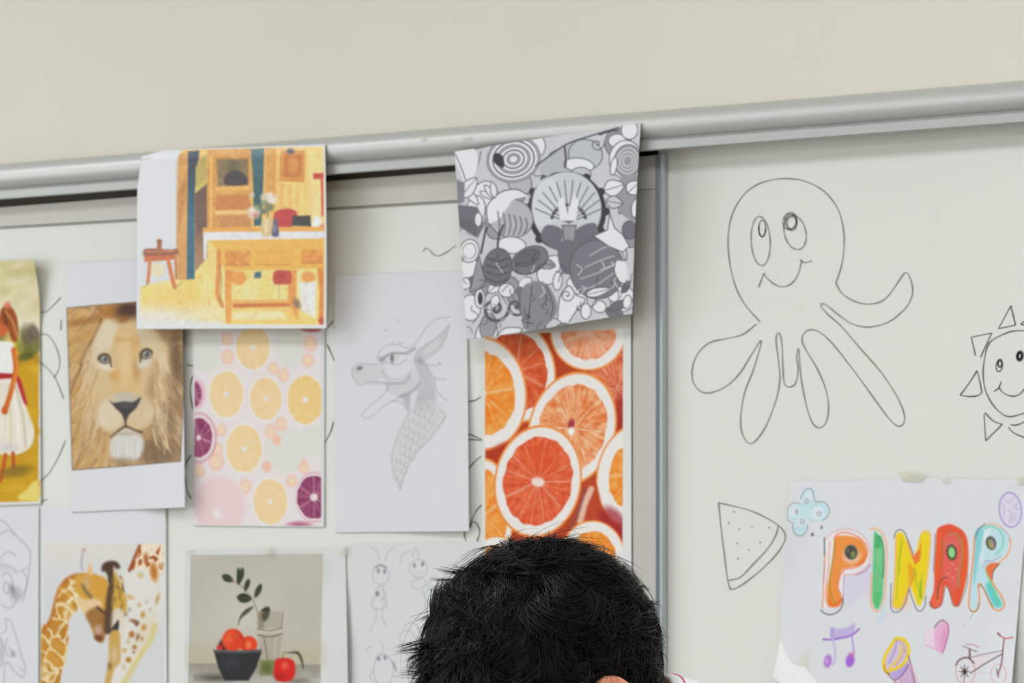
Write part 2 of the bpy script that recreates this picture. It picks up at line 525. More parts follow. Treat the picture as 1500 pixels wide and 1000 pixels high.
if 0: strokes('marker_scribble', [[(876, 463), (882, 463), (881, 474)], [(886, 462), (884, 470), (892, 470)], [(893, 461), (890, 478)]], (1, 0, 0), M['pen_dark'], LB, 0.0292, 1.7, 'small dark marker marks above the grapefruit print')
# ------------------------------------------------------------------ painting ink into a sheet's colour attribute
def _hash(ix, iy, seed):
    h = (ix.astype(np.int64) * 374761393 + iy.astype(np.int64) * 668265263 + seed * 982451653) & 0x7fffffff
    h = ((h ^ (h >> 13)) * 1274126177) & 0x7fffffff
    return ((h ^ (h >> 16)) & 0xffff) / 65535.0


def vnoise(x, y, seed=0):
    ix, iy = np.floor(x), np.floor(y)
    fx, fy = x - ix, y - iy
    fx, fy = fx * fx * (3 - 2 * fx), fy * fy * (3 - 2 * fy)
    a, b = _hash(ix, iy, seed), _hash(ix + 1, iy, seed)
    c, d = _hash(ix, iy + 1, seed), _hash(ix + 1, iy + 1, seed)
    return (a * (1 - fx) + b * fx) * (1 - fy) + (c * (1 - fx) + d * fx) * fy


def fbm(x, y, seed=0, o=3):
    s, a, t = 0, 0.5, 0
    for i in range(o):
        s = s + a * vnoise(x * 2 ** i, y * 2 ** i, seed + i)
        t += a
        a *= 0.55
    return s / t


class Art:
    def __init__(self, X, Y, base):
        self.X, self.Y = X.ravel(), Y.ravel()
        self.C = np.tile(np.asarray(base, dtype=np.float64), (self.X.size, 1))
        self.T(1, 0, 0)

    def T(self, s, ox, oy):
        self.s, self.ox, self.oy = s, ox, oy

    def sel(self, x0, y0, x1, y1):
        return np.nonzero((self.X > x0) & (self.X < x1) & (self.Y > y0) & (self.Y < y1))[0]

    def mix(self, i, a, col):
        if callable(col):
            col = col((self.X[i] - self.ox) * self.s, (self.Y[i] - self.oy) * self.s)
        col = np.asarray(col, dtype=np.float64)
        a = np.asarray(a)[:, None]
        self.C[i] = self.C[i] * (1 - a) + col * a

    def P(self, p):
        return np.asarray(p, dtype=np.float64) / self.s + np.array([self.ox, self.oy])

    def _dist(self, x, y, p, closed):
        d = np.full(x.shape, 1e9)
        n = len(p)
        for k in range(n if closed else n - 1):
            a, b = p[k], p[(k + 1) % n]
            e = b - a
            L = e @ e + 1e-12
            t = np.clip(((x - a[0]) * e[0] + (y - a[1]) * e[1]) / L, 0, 1)
            d = np.minimum(d, (x - a[0] - t * e[0]) ** 2 + (y - a[1] - t * e[1]) ** 2)
        return np.sqrt(d)

    def poly(self, p, col, soft=1.3, a=1.0, smooth=False, clip=None):
        if smooth:
            p = spline(list(p) + [p[0]], 5)[:-1]
        p = self.P(p)
        i = self.sel(p[:, 0].min() - soft, p[:, 1].min() - soft, p[:, 0].max() + soft, p[:, 1].max() + soft)
        if not len(i):
            return
        x, y = self.X[i], self.Y[i]
        d = self._dist(x, y, p, True)
        ins = np.zeros(x.shape, bool)
        n = len(p)
        for k in range(n):
            (x1, y1), (x2, y2) = p[k], p[(k + 1) % n]
            c = (y1 > y) != (y2 > y)
            if y1 != y2:
                ins ^= c & (x < (x2 - x1) * (y - y1) / (y2 - y1) + x1)
        sd = np.where(ins, -d, d)
        al = np.clip(0.5 - sd / soft, 0, 1) * a
        self.mix(i, al, col)

    def line(self, p, wd, col, a=1.0, smooth=True, soft=1.2, taper=False):
        """wd in picture pixels"""
        if smooth and len(p) > 2:
            p = spline(p, 4)
        p = self.P(p)
        m = wd + soft
        i = self.sel(p[:, 0].min() - m, p[:, 1].min() - m, p[:, 0].max() + m, p[:, 1].max() + m)
        if not len(i):
            return
        d = self._dist(self.X[i], self.Y[i], p, False)
        al = np.clip(0.5 - (d - wd / 2) / soft, 0, 1) * a
        k = al > 0.003
        self.mix(i[k], al[k], col)

    def ell(self, cx, cy, rx, ry, col, rot=0, soft=1.3, a=1.0):
        c = self.P([(cx, cy)])[0]
        rx, ry = rx / self.s, ry / self.s
        m = max(rx, ry) + soft
        i = self.sel(c[0] - m, c[1] - m, c[0] + m, c[1] + m)
        if not len(i):
            return
        r = R(rot)
        dx, dy = self.X[i] - c[0], self.Y[i] - c[1]
        u, v = dx * math.cos(r) + dy * math.sin(r), -dx * math.sin(r) + dy * math.cos(r)
        sd = (np.sqrt((u / rx) ** 2 + (v / ry) ** 2) - 1) * min(rx, ry)
        self.mix(i, np.clip(0.5 - sd / soft, 0, 1) * a, col)

    def rim(self, cx, cy, rx, ry, wd, col, rot=0, a=1.0, a0=0, a1=360):
        self.line(ring(cx, cy, rx, ry, rot, a0, a1, 22), wd, col, a, smooth=False)

    def grain(self, amt, fr, seed=3, x0=-1e9, y0=-1e9, x1=1e9, y1=1e9):
        i = self.sel(x0, y0, x1, y1)
        n = fbm(self.X[i] * fr, self.Y[i] * fr, seed) - 0.5
        self.C[i] += n[:, None] * amt

    def slice(self, cx, cy, rx, ry, rot, pulp, pulp2, pith, rind, k=0.78, seg=10, seed=0, core=None, a=1.0, mem_a=0.42):
        """A cut citrus slice; the rim and flesh are print only."""
        if rind is not None:
            self.ell(cx, cy, rx, ry, rind, rot, 1.5, a)
            self.ell(cx, cy, rx * 0.955, ry * 0.955, pith, rot, 2.0, a)
        else:
            self.ell(cx, cy, rx, ry, pith, rot, 2.0, a)
        c = self.P([(cx, cy)])[0]
        Rx, Ry = rx / self.s * k, ry / self.s * k
        m = max(Rx, Ry) + 3
        i = self.sel(c[0] - m, c[1] - m, c[0] + m, c[1] + m)
        if not len(i):
            return
        r = R(rot)
        dx, dy = self.X[i] - c[0], self.Y[i] - c[1]
        u, v = (dx * math.cos(r) + dy * math.sin(r)) / Rx, (-dx * math.sin(r) + dy * math.cos(r)) / Ry
        rad, ang = np.hypot(u, v), np.arctan2(v, u)
        ph = (ang / (2 * math.pi) + 0.5) * seg
        ph = ph + 0.25 * np.sin(ang * 3 + seed)
        fr = ph - np.floor(ph)
        mem = np.minimum(fr, 1 - fr) * 2 * math.pi / seg * rad * min(Rx, Ry)
        edge = 1 + 0.016 * np.cos((fr - 0.5) * 2 * math.pi) + 0.03 * (vnoise(ang * 9, ang * 0 + seed, seed) - 0.5)
        al = np.clip(0.5 - (rad - edge) * min(Rx, Ry) / 1.6, 0, 1)
        n = fbm(ang * 16, rad * 3.2, seed, 3)
        n2 = fbm(self.X[i] * 0.12, self.Y[i] * 0.12, seed + 5, 2)
        t = np.clip(n * 1.1 - 0.05 + (n2 - 0.5) * 0.9, 0, 1)[:, None]
        col = np.asarray(pulp) * (1 - t) + np.asarray(pulp2) * t
        ml = np.clip(1 - mem / 1.4, 0, 1)[:, None] * mem_a * (rad < 0.93)[:, None]
        col = col * (1 - ml) + np.asarray(pith) * ml
        self.mix(i, al * a, col)
        if core is not None:
            self.ell(cx, cy, rx * core, ry * core * 0.8, pith, rot, 2.5, a)


def blend(a, b, t):
    t = np.clip(t, 0, 1)[:, None]
    return np.asarray(a) * (1 - t) + np.asarray(b) * t


# ---- each sheet's print, in the picture's pixel coordinates --------------------------------------
def art_girl(A):
    A.T(1, 0, 0)
    A.poly([(-160, 376), (62, 370), (62, 430), (57, 500), (56.5, 734), (-160, 740)], lambda x, y: blend(blend((200, 190, 140), (214, 204, 160), (y - 380) / 60 + fbm(x * .05, y * .05, 1) - .5), (196, 150, 24), (y - 480) / 40), 1.5)
    for k in range(60):
        x, y = rng.uniform(-150, 56), rng.uniform(384, 460)
        A.ell(x, y, rng.uniform(8, 22), rng.uniform(3, 9), random.choice([(188, 176, 120), (216, 206, 170), (222, 212, 190), (204, 196, 150)]), -20, 8, 0.5)
    A.poly([(-160, 455), (58, 462), (58, 480), (-160, 484)], (222, 214, 192), 12, 0.8)
    for k in range(90):
        x, y = rng.uniform(-150, 58), rng.uniform(490, 735)
        A.ell(x, y, rng.uniform(4, 16), rng.uniform(3, 8), random.choice([(186, 140, 10), (206, 160, 30), (160, 120, 30), (214, 172, 50), (196, 130, 20)]), rng.uniform(-40, 20), 6, 0.55)
    # trees
    for (x, y, rx, ry, c) in ((36, 498, 5, 16, (92, 88, 60)), (42, 494, 6, 18, (104, 92, 74)), (50, 490, 8, 16, (96, 84, 76)), (30, 508, 5, 12, (130, 132, 60)), (46, 512, 12, 8, (96, 106, 40)), (38, 522, 12, 6, (80, 84, 36)), (52, 506, 7, 9, (120, 116, 60)),
                            (-30, 500, 40, 14, (110, 110, 60)), (-90, 498, 40, 16, (100, 100, 60))):
        A.ell(x, y, rx, ry, c, -15, 5, 0.85)
    # skirt and blouse
    A.poly([(-40, 560), (8, 552), (26, 560), (40, 600), (50, 630), (46, 652), (30, 664), (10, 666), (-30, 662), (-55, 640)], (222, 214, 200), 3, 1, True)
    for x in (-30, -12, 6, 16, 28, 38):
        A.line([(x * 0.5 + 4, 565), (x * 0.8 + 3, 610), (x, 655)], 3, random.choice([(236, 230, 222), (202, 190, 150), (190, 172, 150), (214, 206, 196)]), 0.7, soft=3)
    A.ell(14, 655, 14, 6, (200, 196, 196), 0, 6, 0.8)
    A.poly([(-14, 505), (8, 500), (20, 506), (20, 545), (-10, 550)], (226, 224, 222), 2, 1, True)
    A.poly([(-14, 545), (18, 547), (20, 554), (-14, 556)], (170, 36, 40), 2)
    A.poly([(22, 548), (30, 555), (36, 575), (40, 592), (35, 590), (28, 570)], (176, 44, 50), 2, 1, True)
    # head and hair
    A.ell(2, 478, 11, 15, (196, 96, 50), 0, 4)
    A.poly([(2, 452), (14, 448), (24, 462), (27, 486), (24, 500), (16, 496), (10, 478), (0, 470)], (150, 74, 30), 3, 1, True)
    A.line([(8, 456), (18, 470), (25, 492)], 3, (196, 150, 90), 0.8, soft=3)
    A.line([(6, 460), (10, 474)], 4, (96, 48, 26), 0.8, soft=3)
    A.ell(11, 447, 5, 5, (214, 120, 100), 0, 4, 0.9)
    # arm
    A.line([(20, 512), (23, 540), (17, 570), (9, 596)], 7.5, (200, 104, 34), 1, soft=2)
    A.line([(23, 515), (25, 540), (19, 568)], 2.5, (224, 140, 60), .8, soft=2)
    A.ell(7, 601, 5, 6, (196, 90, 30), 0, 3)
    A.line([(8, 666), (4, 690), (0, 704)], 6, (186, 84, 30), 1, soft=2)
    A.line([(19, 664), (20, 684)], 6, (180, 84, 36), 1, soft=2)
    A.ell(24, 690, 22, 8, (110, 92, 30), -10, 8, 0.7)
    A.poly([(26, 726), (40, 716), (48, 706), (56, 702), (57, 734), (28, 733)], (226, 208, 120), 4, 0.9)
    A.grain(14, 0.35, 9, y1=736)


def art_creatures(A):
    c = (150, 152, 156)
    A.T(3.846, 0, 740)
    for p in ([(-60, 90), (10, 85), (60, 130), (110, 190), (160, 240), (172, 290), (165, 350), (158, 420), (130, 545)], [(0, 330), (60, 345), (100, 375), (150, 350)], [(130, 370), (150, 410), (145, 470), (120, 510)],
              [(10, 400), (40, 380), (70, 420), (75, 480)], [(0, 300), (40, 260), (90, 280)], [(100, 520), (60, 580), (10, 560)], [(0, 160), (50, 140), (80, 170)], [(30, 430), (50, 460), (40, 500), (20, 470), (30, 430)]):
        A.line(p, 1.5, c, 0.75, soft=1.8)
    A.ell(90, 500, 34, 40, (170, 171, 174), 0, 8, 0.8)
    A.ell(70, 475, 12, 30, (128, 130, 134), -20, 5, 0.8)
    A.ell(20, 350, 60, 20, (190, 191, 194), 20, 8, 0.6)
    for p in ([(30, 640), (60, 650), (85, 720), (110, 800), (118, 840)], [(30, 640), (35, 700), (10, 720)], [(118, 840), (140, 900), (138, 950), (125, 970), (100, 950), (70, 920), (40, 880), (25, 920), (24, 1010)], [(50, 800), (75, 830), (85, 850)],
              [(60, 820), (80, 850), (60, 850)], [(40, 750), (30, 800), (45, 850)], [(0, 740), (20, 800), (15, 880), (5, 900)], [(115, 920), (130, 930)]):
        A.line(p, 1.4, c, 0.75, soft=1.8)
    A.ell(0, 830, 20, 60, (168, 169, 172), 0, 8, 0.7)
    A.ell(72, 835, 12, 16, (150, 152, 155), 20, 5, 0.7)
    A.T(1, 0, 0)
    for k in range(14):
        x, y = rng.uniform(-130, -15), rng.uniform(770, 1000)
        A.line([(x, y), (x + rng.uniform(-20, 20), y + 18), (x + rng.uniform(-10, 30), y + 36)], 1.2, c, 0.6)


def art_lion(A):
    A.T(3.844, 95, 440)
    Q = [(10, 42), (180, 26), (400, 8), (692, -12), (652, 905), (300, 935), (42, 955)]
    A.poly(Q, lambda x, y: blend((196, 156, 100), (168, 138, 104), (x - 100) / 500 + 0.7 * (fbm(x * .01, y * .004, 4) - .5)), 1.4)
    inside = A.C.copy()
    edge = [(10, 42), (400, 8), (692, -12), (652, 905), (42, 955)]
    pal = [(208, 172, 116), (176, 130, 74), (146, 108, 72), (214, 186, 146), (150, 116, 84), (192, 156, 108), (204, 178, 142)]
    keep = A.C.copy()
    for k in range(300):
        th = rng.uniform(0, 2 * math.pi)
        rr_ = rng.uniform(0.95, 1.7)
        x0, y0 = 345 + 235 * rr_ * math.cos(th), 380 + 360 * rr_ * math.sin(th)
        dx = (x0 - 345) * 0.28
        L = rng.uniform(70, 170)
        upward = y0 < 250
        pts = [(x0, y0), (x0 + dx * 0.6, y0 + (L * 0.5 if not upward else -10)), (x0 + dx * (1.1 if not upward else 1.8), y0 + (L if not upward else L * 0.3))]
        c = random.choice(pal)
        if x0 > 480 and rng.random() < 0.6:
            c = random.choice([(146, 122, 98), (168, 146, 120), (122, 100, 80), (188, 164, 134)])
        A.line(pts, rng.uniform(1.5, 5), c, 0.55, soft=2.5)
    # dark patches of the mane
    A.ell(350, 55, 85, 42, (74, 50, 42), -6, 9, 0.95)
    A.ell(330, 110, 28, 30, (150, 96, 44), 0, 8, 0.8)
    A.ell(240, 60, 60, 40, (168, 108, 48), -20, 12, 0.7)
    A.ell(90, 120, 90, 20, (150, 98, 46), -8, 7, 0.7)
    A.ell(110, 190, 90, 20, (190, 142, 80), -25, 7, 0.6)
    A.line([(90, 360), (130, 270), (180, 180), (205, 110)], 4, (112, 78, 48), 0.8, soft=4)
    A.line([(30, 520), (70, 420), (120, 330)], 4, (130, 92, 56), 0.7, soft=4)
    A.ell(628, 330, 32, 140, (108, 84, 62), -3, 9, 0.8)
    A.ell(560, 700, 60, 120, (120, 98, 76), 10, 14, 0.5)
    A.ell(520, 850, 110, 70, (104, 84, 66), 0, 12, 0.6)
    # face
    A.poly([(225, 110), (300, 130), (400, 120), (520, 180), (580, 290), (560, 450), (520, 560), (490, 660), (440, 720), (260, 745), (200, 680), (180, 560), (110, 430), (110, 340), (160, 230)], (206, 180, 138), 7, 1, True)
    A.poly([(235, 112), (300, 150), (270, 250), (200, 300), (150, 350), (115, 370), (150, 280), (190, 170)], (214, 200, 176), 9, 0.9, True)
    A.poly([(400, 150), (500, 190), (560, 300), (575, 400), (540, 400), (500, 280), (420, 240)], (206, 190, 160), 6, 0.9, True)
    A.poly([(300, 160), (390, 150), (420, 260), (400, 400), (430, 520), (340, 545), (260, 520), (290, 420), (300, 320), (270, 260)], (210, 178, 126), 7, 0.95, True)
    A.ell(330, 220, 40, 12, (196, 146, 84), 0, 5, 0.8)
    A.ell(390, 250, 26, 50, (204, 156, 96), 20, 8, 0.6)
    A.ell(280, 410, 26, 40, (206, 150, 84), 10, 8, 0.8)
    A.ell(400, 390, 22, 60, (190, 146, 96), -8, 7, 0.8)
    A.ell(340, 330, 34, 120, (220, 194, 148), 0, 10, 0.7)
    A.ell(500, 480, 34, 90, (150, 116, 84), 10, 12, 0.6)
    A.ell(150, 500, 34, 90, (198, 166, 120), -10, 12, 0.6)
    for k in range(150):
        sd_ = rng.choice((-1, 1))
        x0, y0 = 340 + sd_ * rng.uniform(150, 230), rng.uniform(250, 760)
        A.line([(x0, y0), (x0 + sd_ * rng.uniform(0, 26), y0 + 50), (x0 + sd_ * rng.uniform(4, 50), y0 + rng.uniform(80, 130))], rng.uniform(1.5, 3.5),
               random.choice([(212, 186, 146), (196, 164, 120), (220, 200, 166), (176, 142, 102), (204, 176, 136)]), .5, soft=2.5)
    # cheeks and muzzle
    A.ell(255, 640, 76, 88, (212, 196, 168), 18, 8)
    A.ell(425, 625, 74, 86, (206, 184, 150), -18, 8)
    A.ell(225, 370, 56, 22, (220, 210, 192), 18, 6, .9)
    A.ell(450, 350, 40, 26, (210, 204, 194), -30, 6, .9)
    # eyes
    for (ex, ey, rt) in ((222, 328, 14), (456, 302, -20)):
        A.ell(ex, ey, 36, 28, (92, 74, 56), rt, 4)
        A.ell(ex + 4, ey + 2, 26, 21, (150, 150, 144), rt, 3)
        A.ell(ex + 5, ey, 11, 13, (60, 60, 62), 0, 3)
        A.ell(ex - 2, ey - 6, 5, 5, (210, 214, 216), 0, 2, 0.8)
    A.line([(190, 330), (210, 306), (245, 308), (262, 372)], 2.2, (70, 52, 40), 0.9, soft=2)
    A.line([(425, 345), (432, 290), (462, 272), (492, 290)], 2.2, (70, 52, 40), 0.9, soft=2)
    # nose and mouth
    A.ell(340, 545, 70, 30, (190, 180, 166), 0, 6)
    A.poly([(252, 562), (275, 575), (330, 568), (385, 570), (428, 544), (405, 600), (365, 640), (340, 680), (320, 640), (285, 605)], (66, 62, 62), 3, 1, True)
    A.ell(340, 590, 40, 14, (88, 86, 88), 0, 5, 0.8)
    A.line([(342, 660), (342, 708)], 3, (74, 62, 56), 1, soft=2)
    A.line([(262, 768), (300, 735), (342, 710), (390, 728), (430, 742)], 3, (84, 68, 58), 1, soft=2.5)
    A.poly([(265, 775), (300, 750), (342, 728), (400, 742), (440, 780), (440, 840), (405, 895), (340, 905), (270, 885), (250, 830)], (206, 204, 198), 6, 1, True)
    A.ell(350, 750, 50, 10, (176, 158, 138), 0, 4, .8)
    A.ell(320, 905, 60, 22, (150, 126, 98), 0, 8, 0.7)
    for k in range(26):
        x = rng.uniform(262, 430)
        A.line([(x, 800), (x + rng.uniform(-6, 6), 880)], 1.2, random.choice([(188, 184, 176), (220, 218, 214)]), 0.5, soft=1.5)
    for k in range(8):
        A.line([(240 - k * 3, 640 + k * 9), (140 - k * 4, 640 + k * 13)], 0.7, (222, 216, 206), 0.4)
        A.line([(450 + k * 3, 630 + k * 9), (560 + k * 3, 610 + k * 13)], 0.7, (222, 216, 206), 0.4)
    A.grain(10, 0.5, 2)
    # restore the paper outside the photo and draw its dark keyline
    B = Art(A.X, A.Y, (0, 0, 0)); B.T(3.844, 95, 440); B.poly(Q, (1, 1, 1), 1.4)
    k = B.C[:, :1]
    A.C = A.C * k + np.array((212, 213, 217)) * (1 - k)
    A.line(Q[3:] + Q[:4], 1.2, (84, 68, 52), 0.8, smooth=False)


def art_room(A):
    A.T(3.334, 180, 200)
    # wash behind
    A.poly([(270, 60), (980, 50), (990, 915), (85, 915), (88, 730), (260, 700)], lambda x, y: blend((236, 190, 100), (240, 214, 136), (y - 300) / 400 + 0.6 * (fbm(x * .012, y * .012, 6) - .5)), 3)
    # floor
    A.poly([(88, 735), (480, 640), (985, 660), (985, 918), (86, 905)], lambda x, y: blend((240, 206, 110), (238, 222, 164), fbm(x * .02, y * .008, 3) * 1.4 - .2), 6)
    A.ell(180, 880, 220, 60, (226, 222, 208), 0, 26, 0.9)
    A.poly([(60, 880), (480, 905), (480, 925), (60, 925)], (220, 219, 214), 8)
    A.ell(240, 790, 140, 40, (236, 200, 104), 0, 20, 0.7)
    # left post, blue post, brown door
    A.poly([(268, 90), (318, 75), (318, 700), (272, 700), (262, 520)], lambda x, y: blend((206, 148, 72), (222, 170, 96), fbm(x * .03, y * .01, 4) * 2 - .5), 2)
    A.poly([(262, 280), (310, 180), (312, 260), (290, 400), (268, 470)], (190, 122, 54), 4, 0.6)
    A.poly([(318, 72), (374, 68), (352, 280), (350, 695), (312, 697)], lambda x, y: blend((34, 54, 76), (26, 98, 124), (y - 120) / 260), 2)
    A.poly([(378, 100), (425, 68), (415, 240), (352, 275), (356, 150)], (206, 186, 98), 2)
    for k in range(4):
        A.line([(366 + k * 12, 120 - k * 8), (360 + k * 14, 240 - k * 10)], 1.2, (136, 112, 50), 0.8)
    A.poly([(352, 278), (412, 228), (412, 590), (352, 660)], lambda x, y: blend((112, 76, 58), (168, 126, 92), (y - 430) / 160), 2)
    # dresser / bed at the back
    A.poly([(412, 66), (625, 56), (632, 445), (412, 450)], lambda x, y: blend((206, 142, 58), (222, 166, 82), fbm(x * .01, y * .03, 8) * 1.6 - .3), 2)
    A.poly([(458, 110), (612, 108), (612, 238), (464, 242)], (132, 112, 70), 3)
    A.poly([(500, 235), (505, 185), (545, 160), (598, 190), (602, 235)], (62, 44, 48), 3, 1, True)
    A.ell(530, 140, 40, 24, (104, 92, 60), 0, 6, .8)
    A.poly([(445, 245), (622, 240), (622, 262), (445, 266)], (228, 176, 96), 2)
    A.poly([(455, 285), (618, 285), (618, 355), (455, 360)], (200, 126, 54), 3, .9)
    A.poly([(450, 362), (622, 358), (622, 378), (450, 382)], (236, 196, 124), 2)
    A.poly([(470, 385), (622, 382), (622, 440), (470, 444)], (196, 134, 70), 4, .9)
    A.line([(432, 100), (430, 440)], 3, (240, 190, 104), .9)
    # blue-grey post, yellow panelling, framed picture
    A.poly([(625, 60), (700, 56), (682, 300), (676, 435), (640, 435), (636, 250)], lambda x, y: blend((76, 112, 124), (40, 88, 96), (y - 60) / 200), 2.5)
    A.poly([(690, 55), (985, 48), (985, 440), (682, 440)], lambda x, y: blend((232, 178, 92), (238, 204, 124), (x - 680) / 200 + 0.4 * np.sin(x * .16)), 2)
    A.poly([(700, 60), (750, 58), (745, 300), (700, 330)], (214, 152, 70), 5, .8)
    A.poly([(770, 70), (890, 66), (886, 228), (762, 222)], (214, 148, 62), 2)
    A.poly([(790, 90), (876, 88), (870, 196), (784, 200)], (200, 118, 42), 2)
    A.ell(832, 140, 26, 46, (222, 158, 78), 0, 6, .7)
    A.line([(762, 222), (886, 228)], 2.5, (244, 210, 130), .9)
    A.ell(818, 72, 18, 12, (66, 62, 92), 0, 4)
    A.poly([(905, 80), (980, 70), (980, 400), (915, 400)], (240, 214, 150), 3, .8)
    A.poly([(928, 180), (978, 178), (980, 205), (932, 208)], (190, 44, 36), 2)
    A.poly([(966, 180), (978, 180), (980, 390), (970, 390)], (206, 70, 50), 2)
    A.line([(915, 210), (918, 400)], 2, (226, 196, 130), .9)
    # red chair back, black box
    A.poly([(742, 372), (800, 352), (850, 372), (832, 436), (748, 436)], (190, 44, 34), 2.5, 1, True)
    A.poly([(830, 388), (915, 385), (920, 440), (826, 434)], (44, 36, 32), 2.5)
    A.ell(948, 425, 24, 36, (232, 230, 228), 0, 4)
    A.ell(970, 455, 14, 26, (206, 110, 70), 10, 4)
    # table top with cloth
    A.poly([(390, 445), (985, 440), (985, 470), (392, 470)], (232, 168, 70), 2)
    A.poly([(392, 466), (985, 462), (985, 498), (412, 508), (408, 600), (394, 600)], (224, 224, 230), 2)
    A.poly([(420, 506), (985, 498), (985, 552), (500, 556), (450, 545)], lambda x, y: blend((238, 190, 88), (232, 174, 64), fbm(x * .02, y * .05, 2)), 2)
    A.poly([(450, 548), (985, 548), (985, 640), (660, 652), (500, 650), (480, 620)], (236, 180, 74), 3)
    for (x0, x1, y0, y1) in ((500, 620, 556, 628), (656, 820, 560, 626), (872, 975, 552, 618)):
        A.poly([(x0, y0), (x1, y0), (x1, y1), (x0, y1)], lambda x, y: blend((214, 132, 48), (232, 166, 70), fbm(x * .03, y * .03, 7) * 1.6 - .3), 3)
        A.line([(x0, y1), (x1, y1)], 1.5, (186, 100, 34), .6)
    A.poly([(656, 562), (822, 562), (822, 625), (656, 625)], (240, 190, 74), 4, .7)
    # legs
    A.line([(470, 560), (466, 680), (462, 770), (486, 826)], 6, (220, 142, 54), 1, soft=2)
    A.line([(474, 620), (480, 700), (476, 800)], 1.4, (130, 100, 90), .7)
    A.poly([(500, 650), (545, 655), (528, 720), (530, 912), (504, 912), (500, 740)], (226, 144, 48), 2.5)
    A.line([(516, 690), (518, 905)], 2.2, (246, 186, 90), .8)
    A.ell(565, 690, 38, 34, (232, 156, 66), 0, 3)
    A.poly([(535, 812), (830, 806), (836, 830), (536, 838)], (206, 112, 34), 2.5)
    A.poly([(535, 800), (830, 796), (830, 812), (535, 816)], (232, 176, 84), 2.5)
    A.poly([(810, 650), (850, 650), (846, 790), (860, 890), (838, 895), (806, 800)], (228, 156, 66), 2.5)
    A.poly([(540, 838), (820, 832), (860, 900), (940, 915), (520, 915)], (240, 196, 98), 4, .8)
    A.poly([(536, 855), (780, 850), (800, 890), (536, 895)], (240, 228, 190), 5, .8)
    A.poly([(862, 712), (945, 705), (940, 890), (872, 850)], (230, 228, 226), 3)
    A.ell(905, 686, 34, 26, (230, 160, 72), 0, 3)
    A.poly([(948, 640), (982, 640), (980, 915), (955, 912), (962, 760)], (222, 136, 56), 3)
    A.ell(970, 900, 14, 20, (196, 72, 30), 0, 4)
    A.ell(850, 815, 16, 26, (110, 84, 90), -30, 5, .7)
    # red cushion and blue spot below the table
    A.poly([(645, 662), (676, 658), (674, 690), (640, 690)], (60, 100, 120), 2.5)
    A.poly([(738, 660), (780, 652), (820, 662), (820, 715), (778, 722), (736, 716)], (196, 72, 46), 2.5, 1, True)
    A.ell(776, 680, 20, 16, (170, 44, 30), 0, 4, .8)
    A.line([(764, 720), (760, 800)], .8, (150, 110, 80), .7)
    # stool
    A.poly([(102, 575), (250, 568), (250, 600), (104, 612)], (204, 104, 40), 2)
    A.poly([(100, 556), (130, 545), (240, 552), (262, 545), (258, 575), (102, 580)], (146, 78, 44), 2.5, 1, True)
    A.line([(112, 562), (250, 560)], 2.5, (206, 130, 70), .9)
    A.line([(178, 508), (180, 570)], 7, (170, 100, 56), 1, soft=2)
    A.ell(178, 510, 12, 5, (120, 60, 36), 0, 2)
    A.line([(132, 606), (128, 660), (122, 710)], 5, (206, 120, 56), 1, soft=2)
    A.line([(222, 604), (234, 660), (252, 735)], 6, (210, 120, 54), 1, soft=2)
    A.line([(256, 580), (262, 690)], 4, (190, 120, 66), 1, soft=2)
    A.ell(170, 650, 34, 34, (232, 216, 170), 0, 6, .8)
    A.line([(95, 740), (125, 718)], 1, (120, 84, 60), .7)
    A.line([(250, 742), (290, 712)], 1, (120, 84, 60), .7)
    # flowers and vases
    for (x, y, r_, c) in ((640, 372, 34, (222, 196, 176)), (632, 360, 16, (236, 222, 214)), (650, 385, 14, (206, 130, 110)), (700, 300, 30, (210, 200, 180)), (730, 310, 22, (232, 220, 210)), (715, 345, 22, (110, 120, 80)), (690, 325, 18, (140, 146, 100)), (630, 285, 14, (206, 196, 176)), (720, 285, 14, (234, 228, 222)), (690, 365, 16, (96, 110, 76)), (655, 345, 14, (150, 150, 116)), (745, 290, 10, (220, 200, 190))):
        A.ell(x, y, r_, r_ * 0.85, c, rng.uniform(-40, 40), 4, 0.92)
    A.line([(660, 390), (690, 420)], 1.2, (110, 120, 90), .8)
    A.line([(712, 360), (705, 410)], 1.8, (90, 104, 76), .8)
    A.poly([(690, 400), (724, 398), (728, 440), (724, 485), (682, 485), (676, 440)], (214, 190, 138), 3, 1, True)
    A.ell(700, 440, 8, 30, (236, 220, 180), 0, 5, .8)
    A.poly([(738, 405), (750, 402), (758, 440), (760, 484), (728, 484), (732, 440)], (80, 84, 116), 3, 1, True)
    A.ell(740, 450, 5, 16, (170, 176, 200), 0, 3, .8)
    rs = np.random.default_rng(3)
    for k in range(260):
        x, y = rs.uniform(270, 980), rs.uniform(60, 900)
        v = rs.random() < .5
        A.line([(x, y), (x + (4 if v else 40) * rs.uniform(-1, 1), y + (40 if v else 5) * rs.uniform(.2, 1))], rs.uniform(1, 3), [(190, 112, 40), (226, 150, 60), (248, 214, 140), (176, 100, 44)][rs.integers(0, 4)], 0.15, soft=3)
    A.grain(22, 0.22, 5)
    A.grain(10, 0.7, 15)
    A.C = np.clip((A.C - 205) * 1.06 + 201, 0, 236)
    # paper left blank at the top left, white edges
    A.poly([(40, 20), (290, 50), (268, 95), (262, 300), (260, 535), (225, 540), (190, 500), (165, 500), (160, 540), (100, 548), (95, 720), (84, 730), (80, 920), (40, 920)], (214, 215, 219), 5)
    A.line([(262, 110), (262, 530)], 1.0, (150, 110, 70), .5)
    A.poly([(40, 0), (1030, -10), (1030, 50), (985, 47), (290, 66), (255, 110), (40, 110)], (214, 215, 219), 3)
    A.poly([(978, 30), (1010, 30), (1010, 950), (980, 950), (985, 700), (986, 300)], (216, 217, 220), 2)
    A.poly([(50, 914), (1010, 920), (1010, 950), (50, 950)], (216, 216, 216), 2)


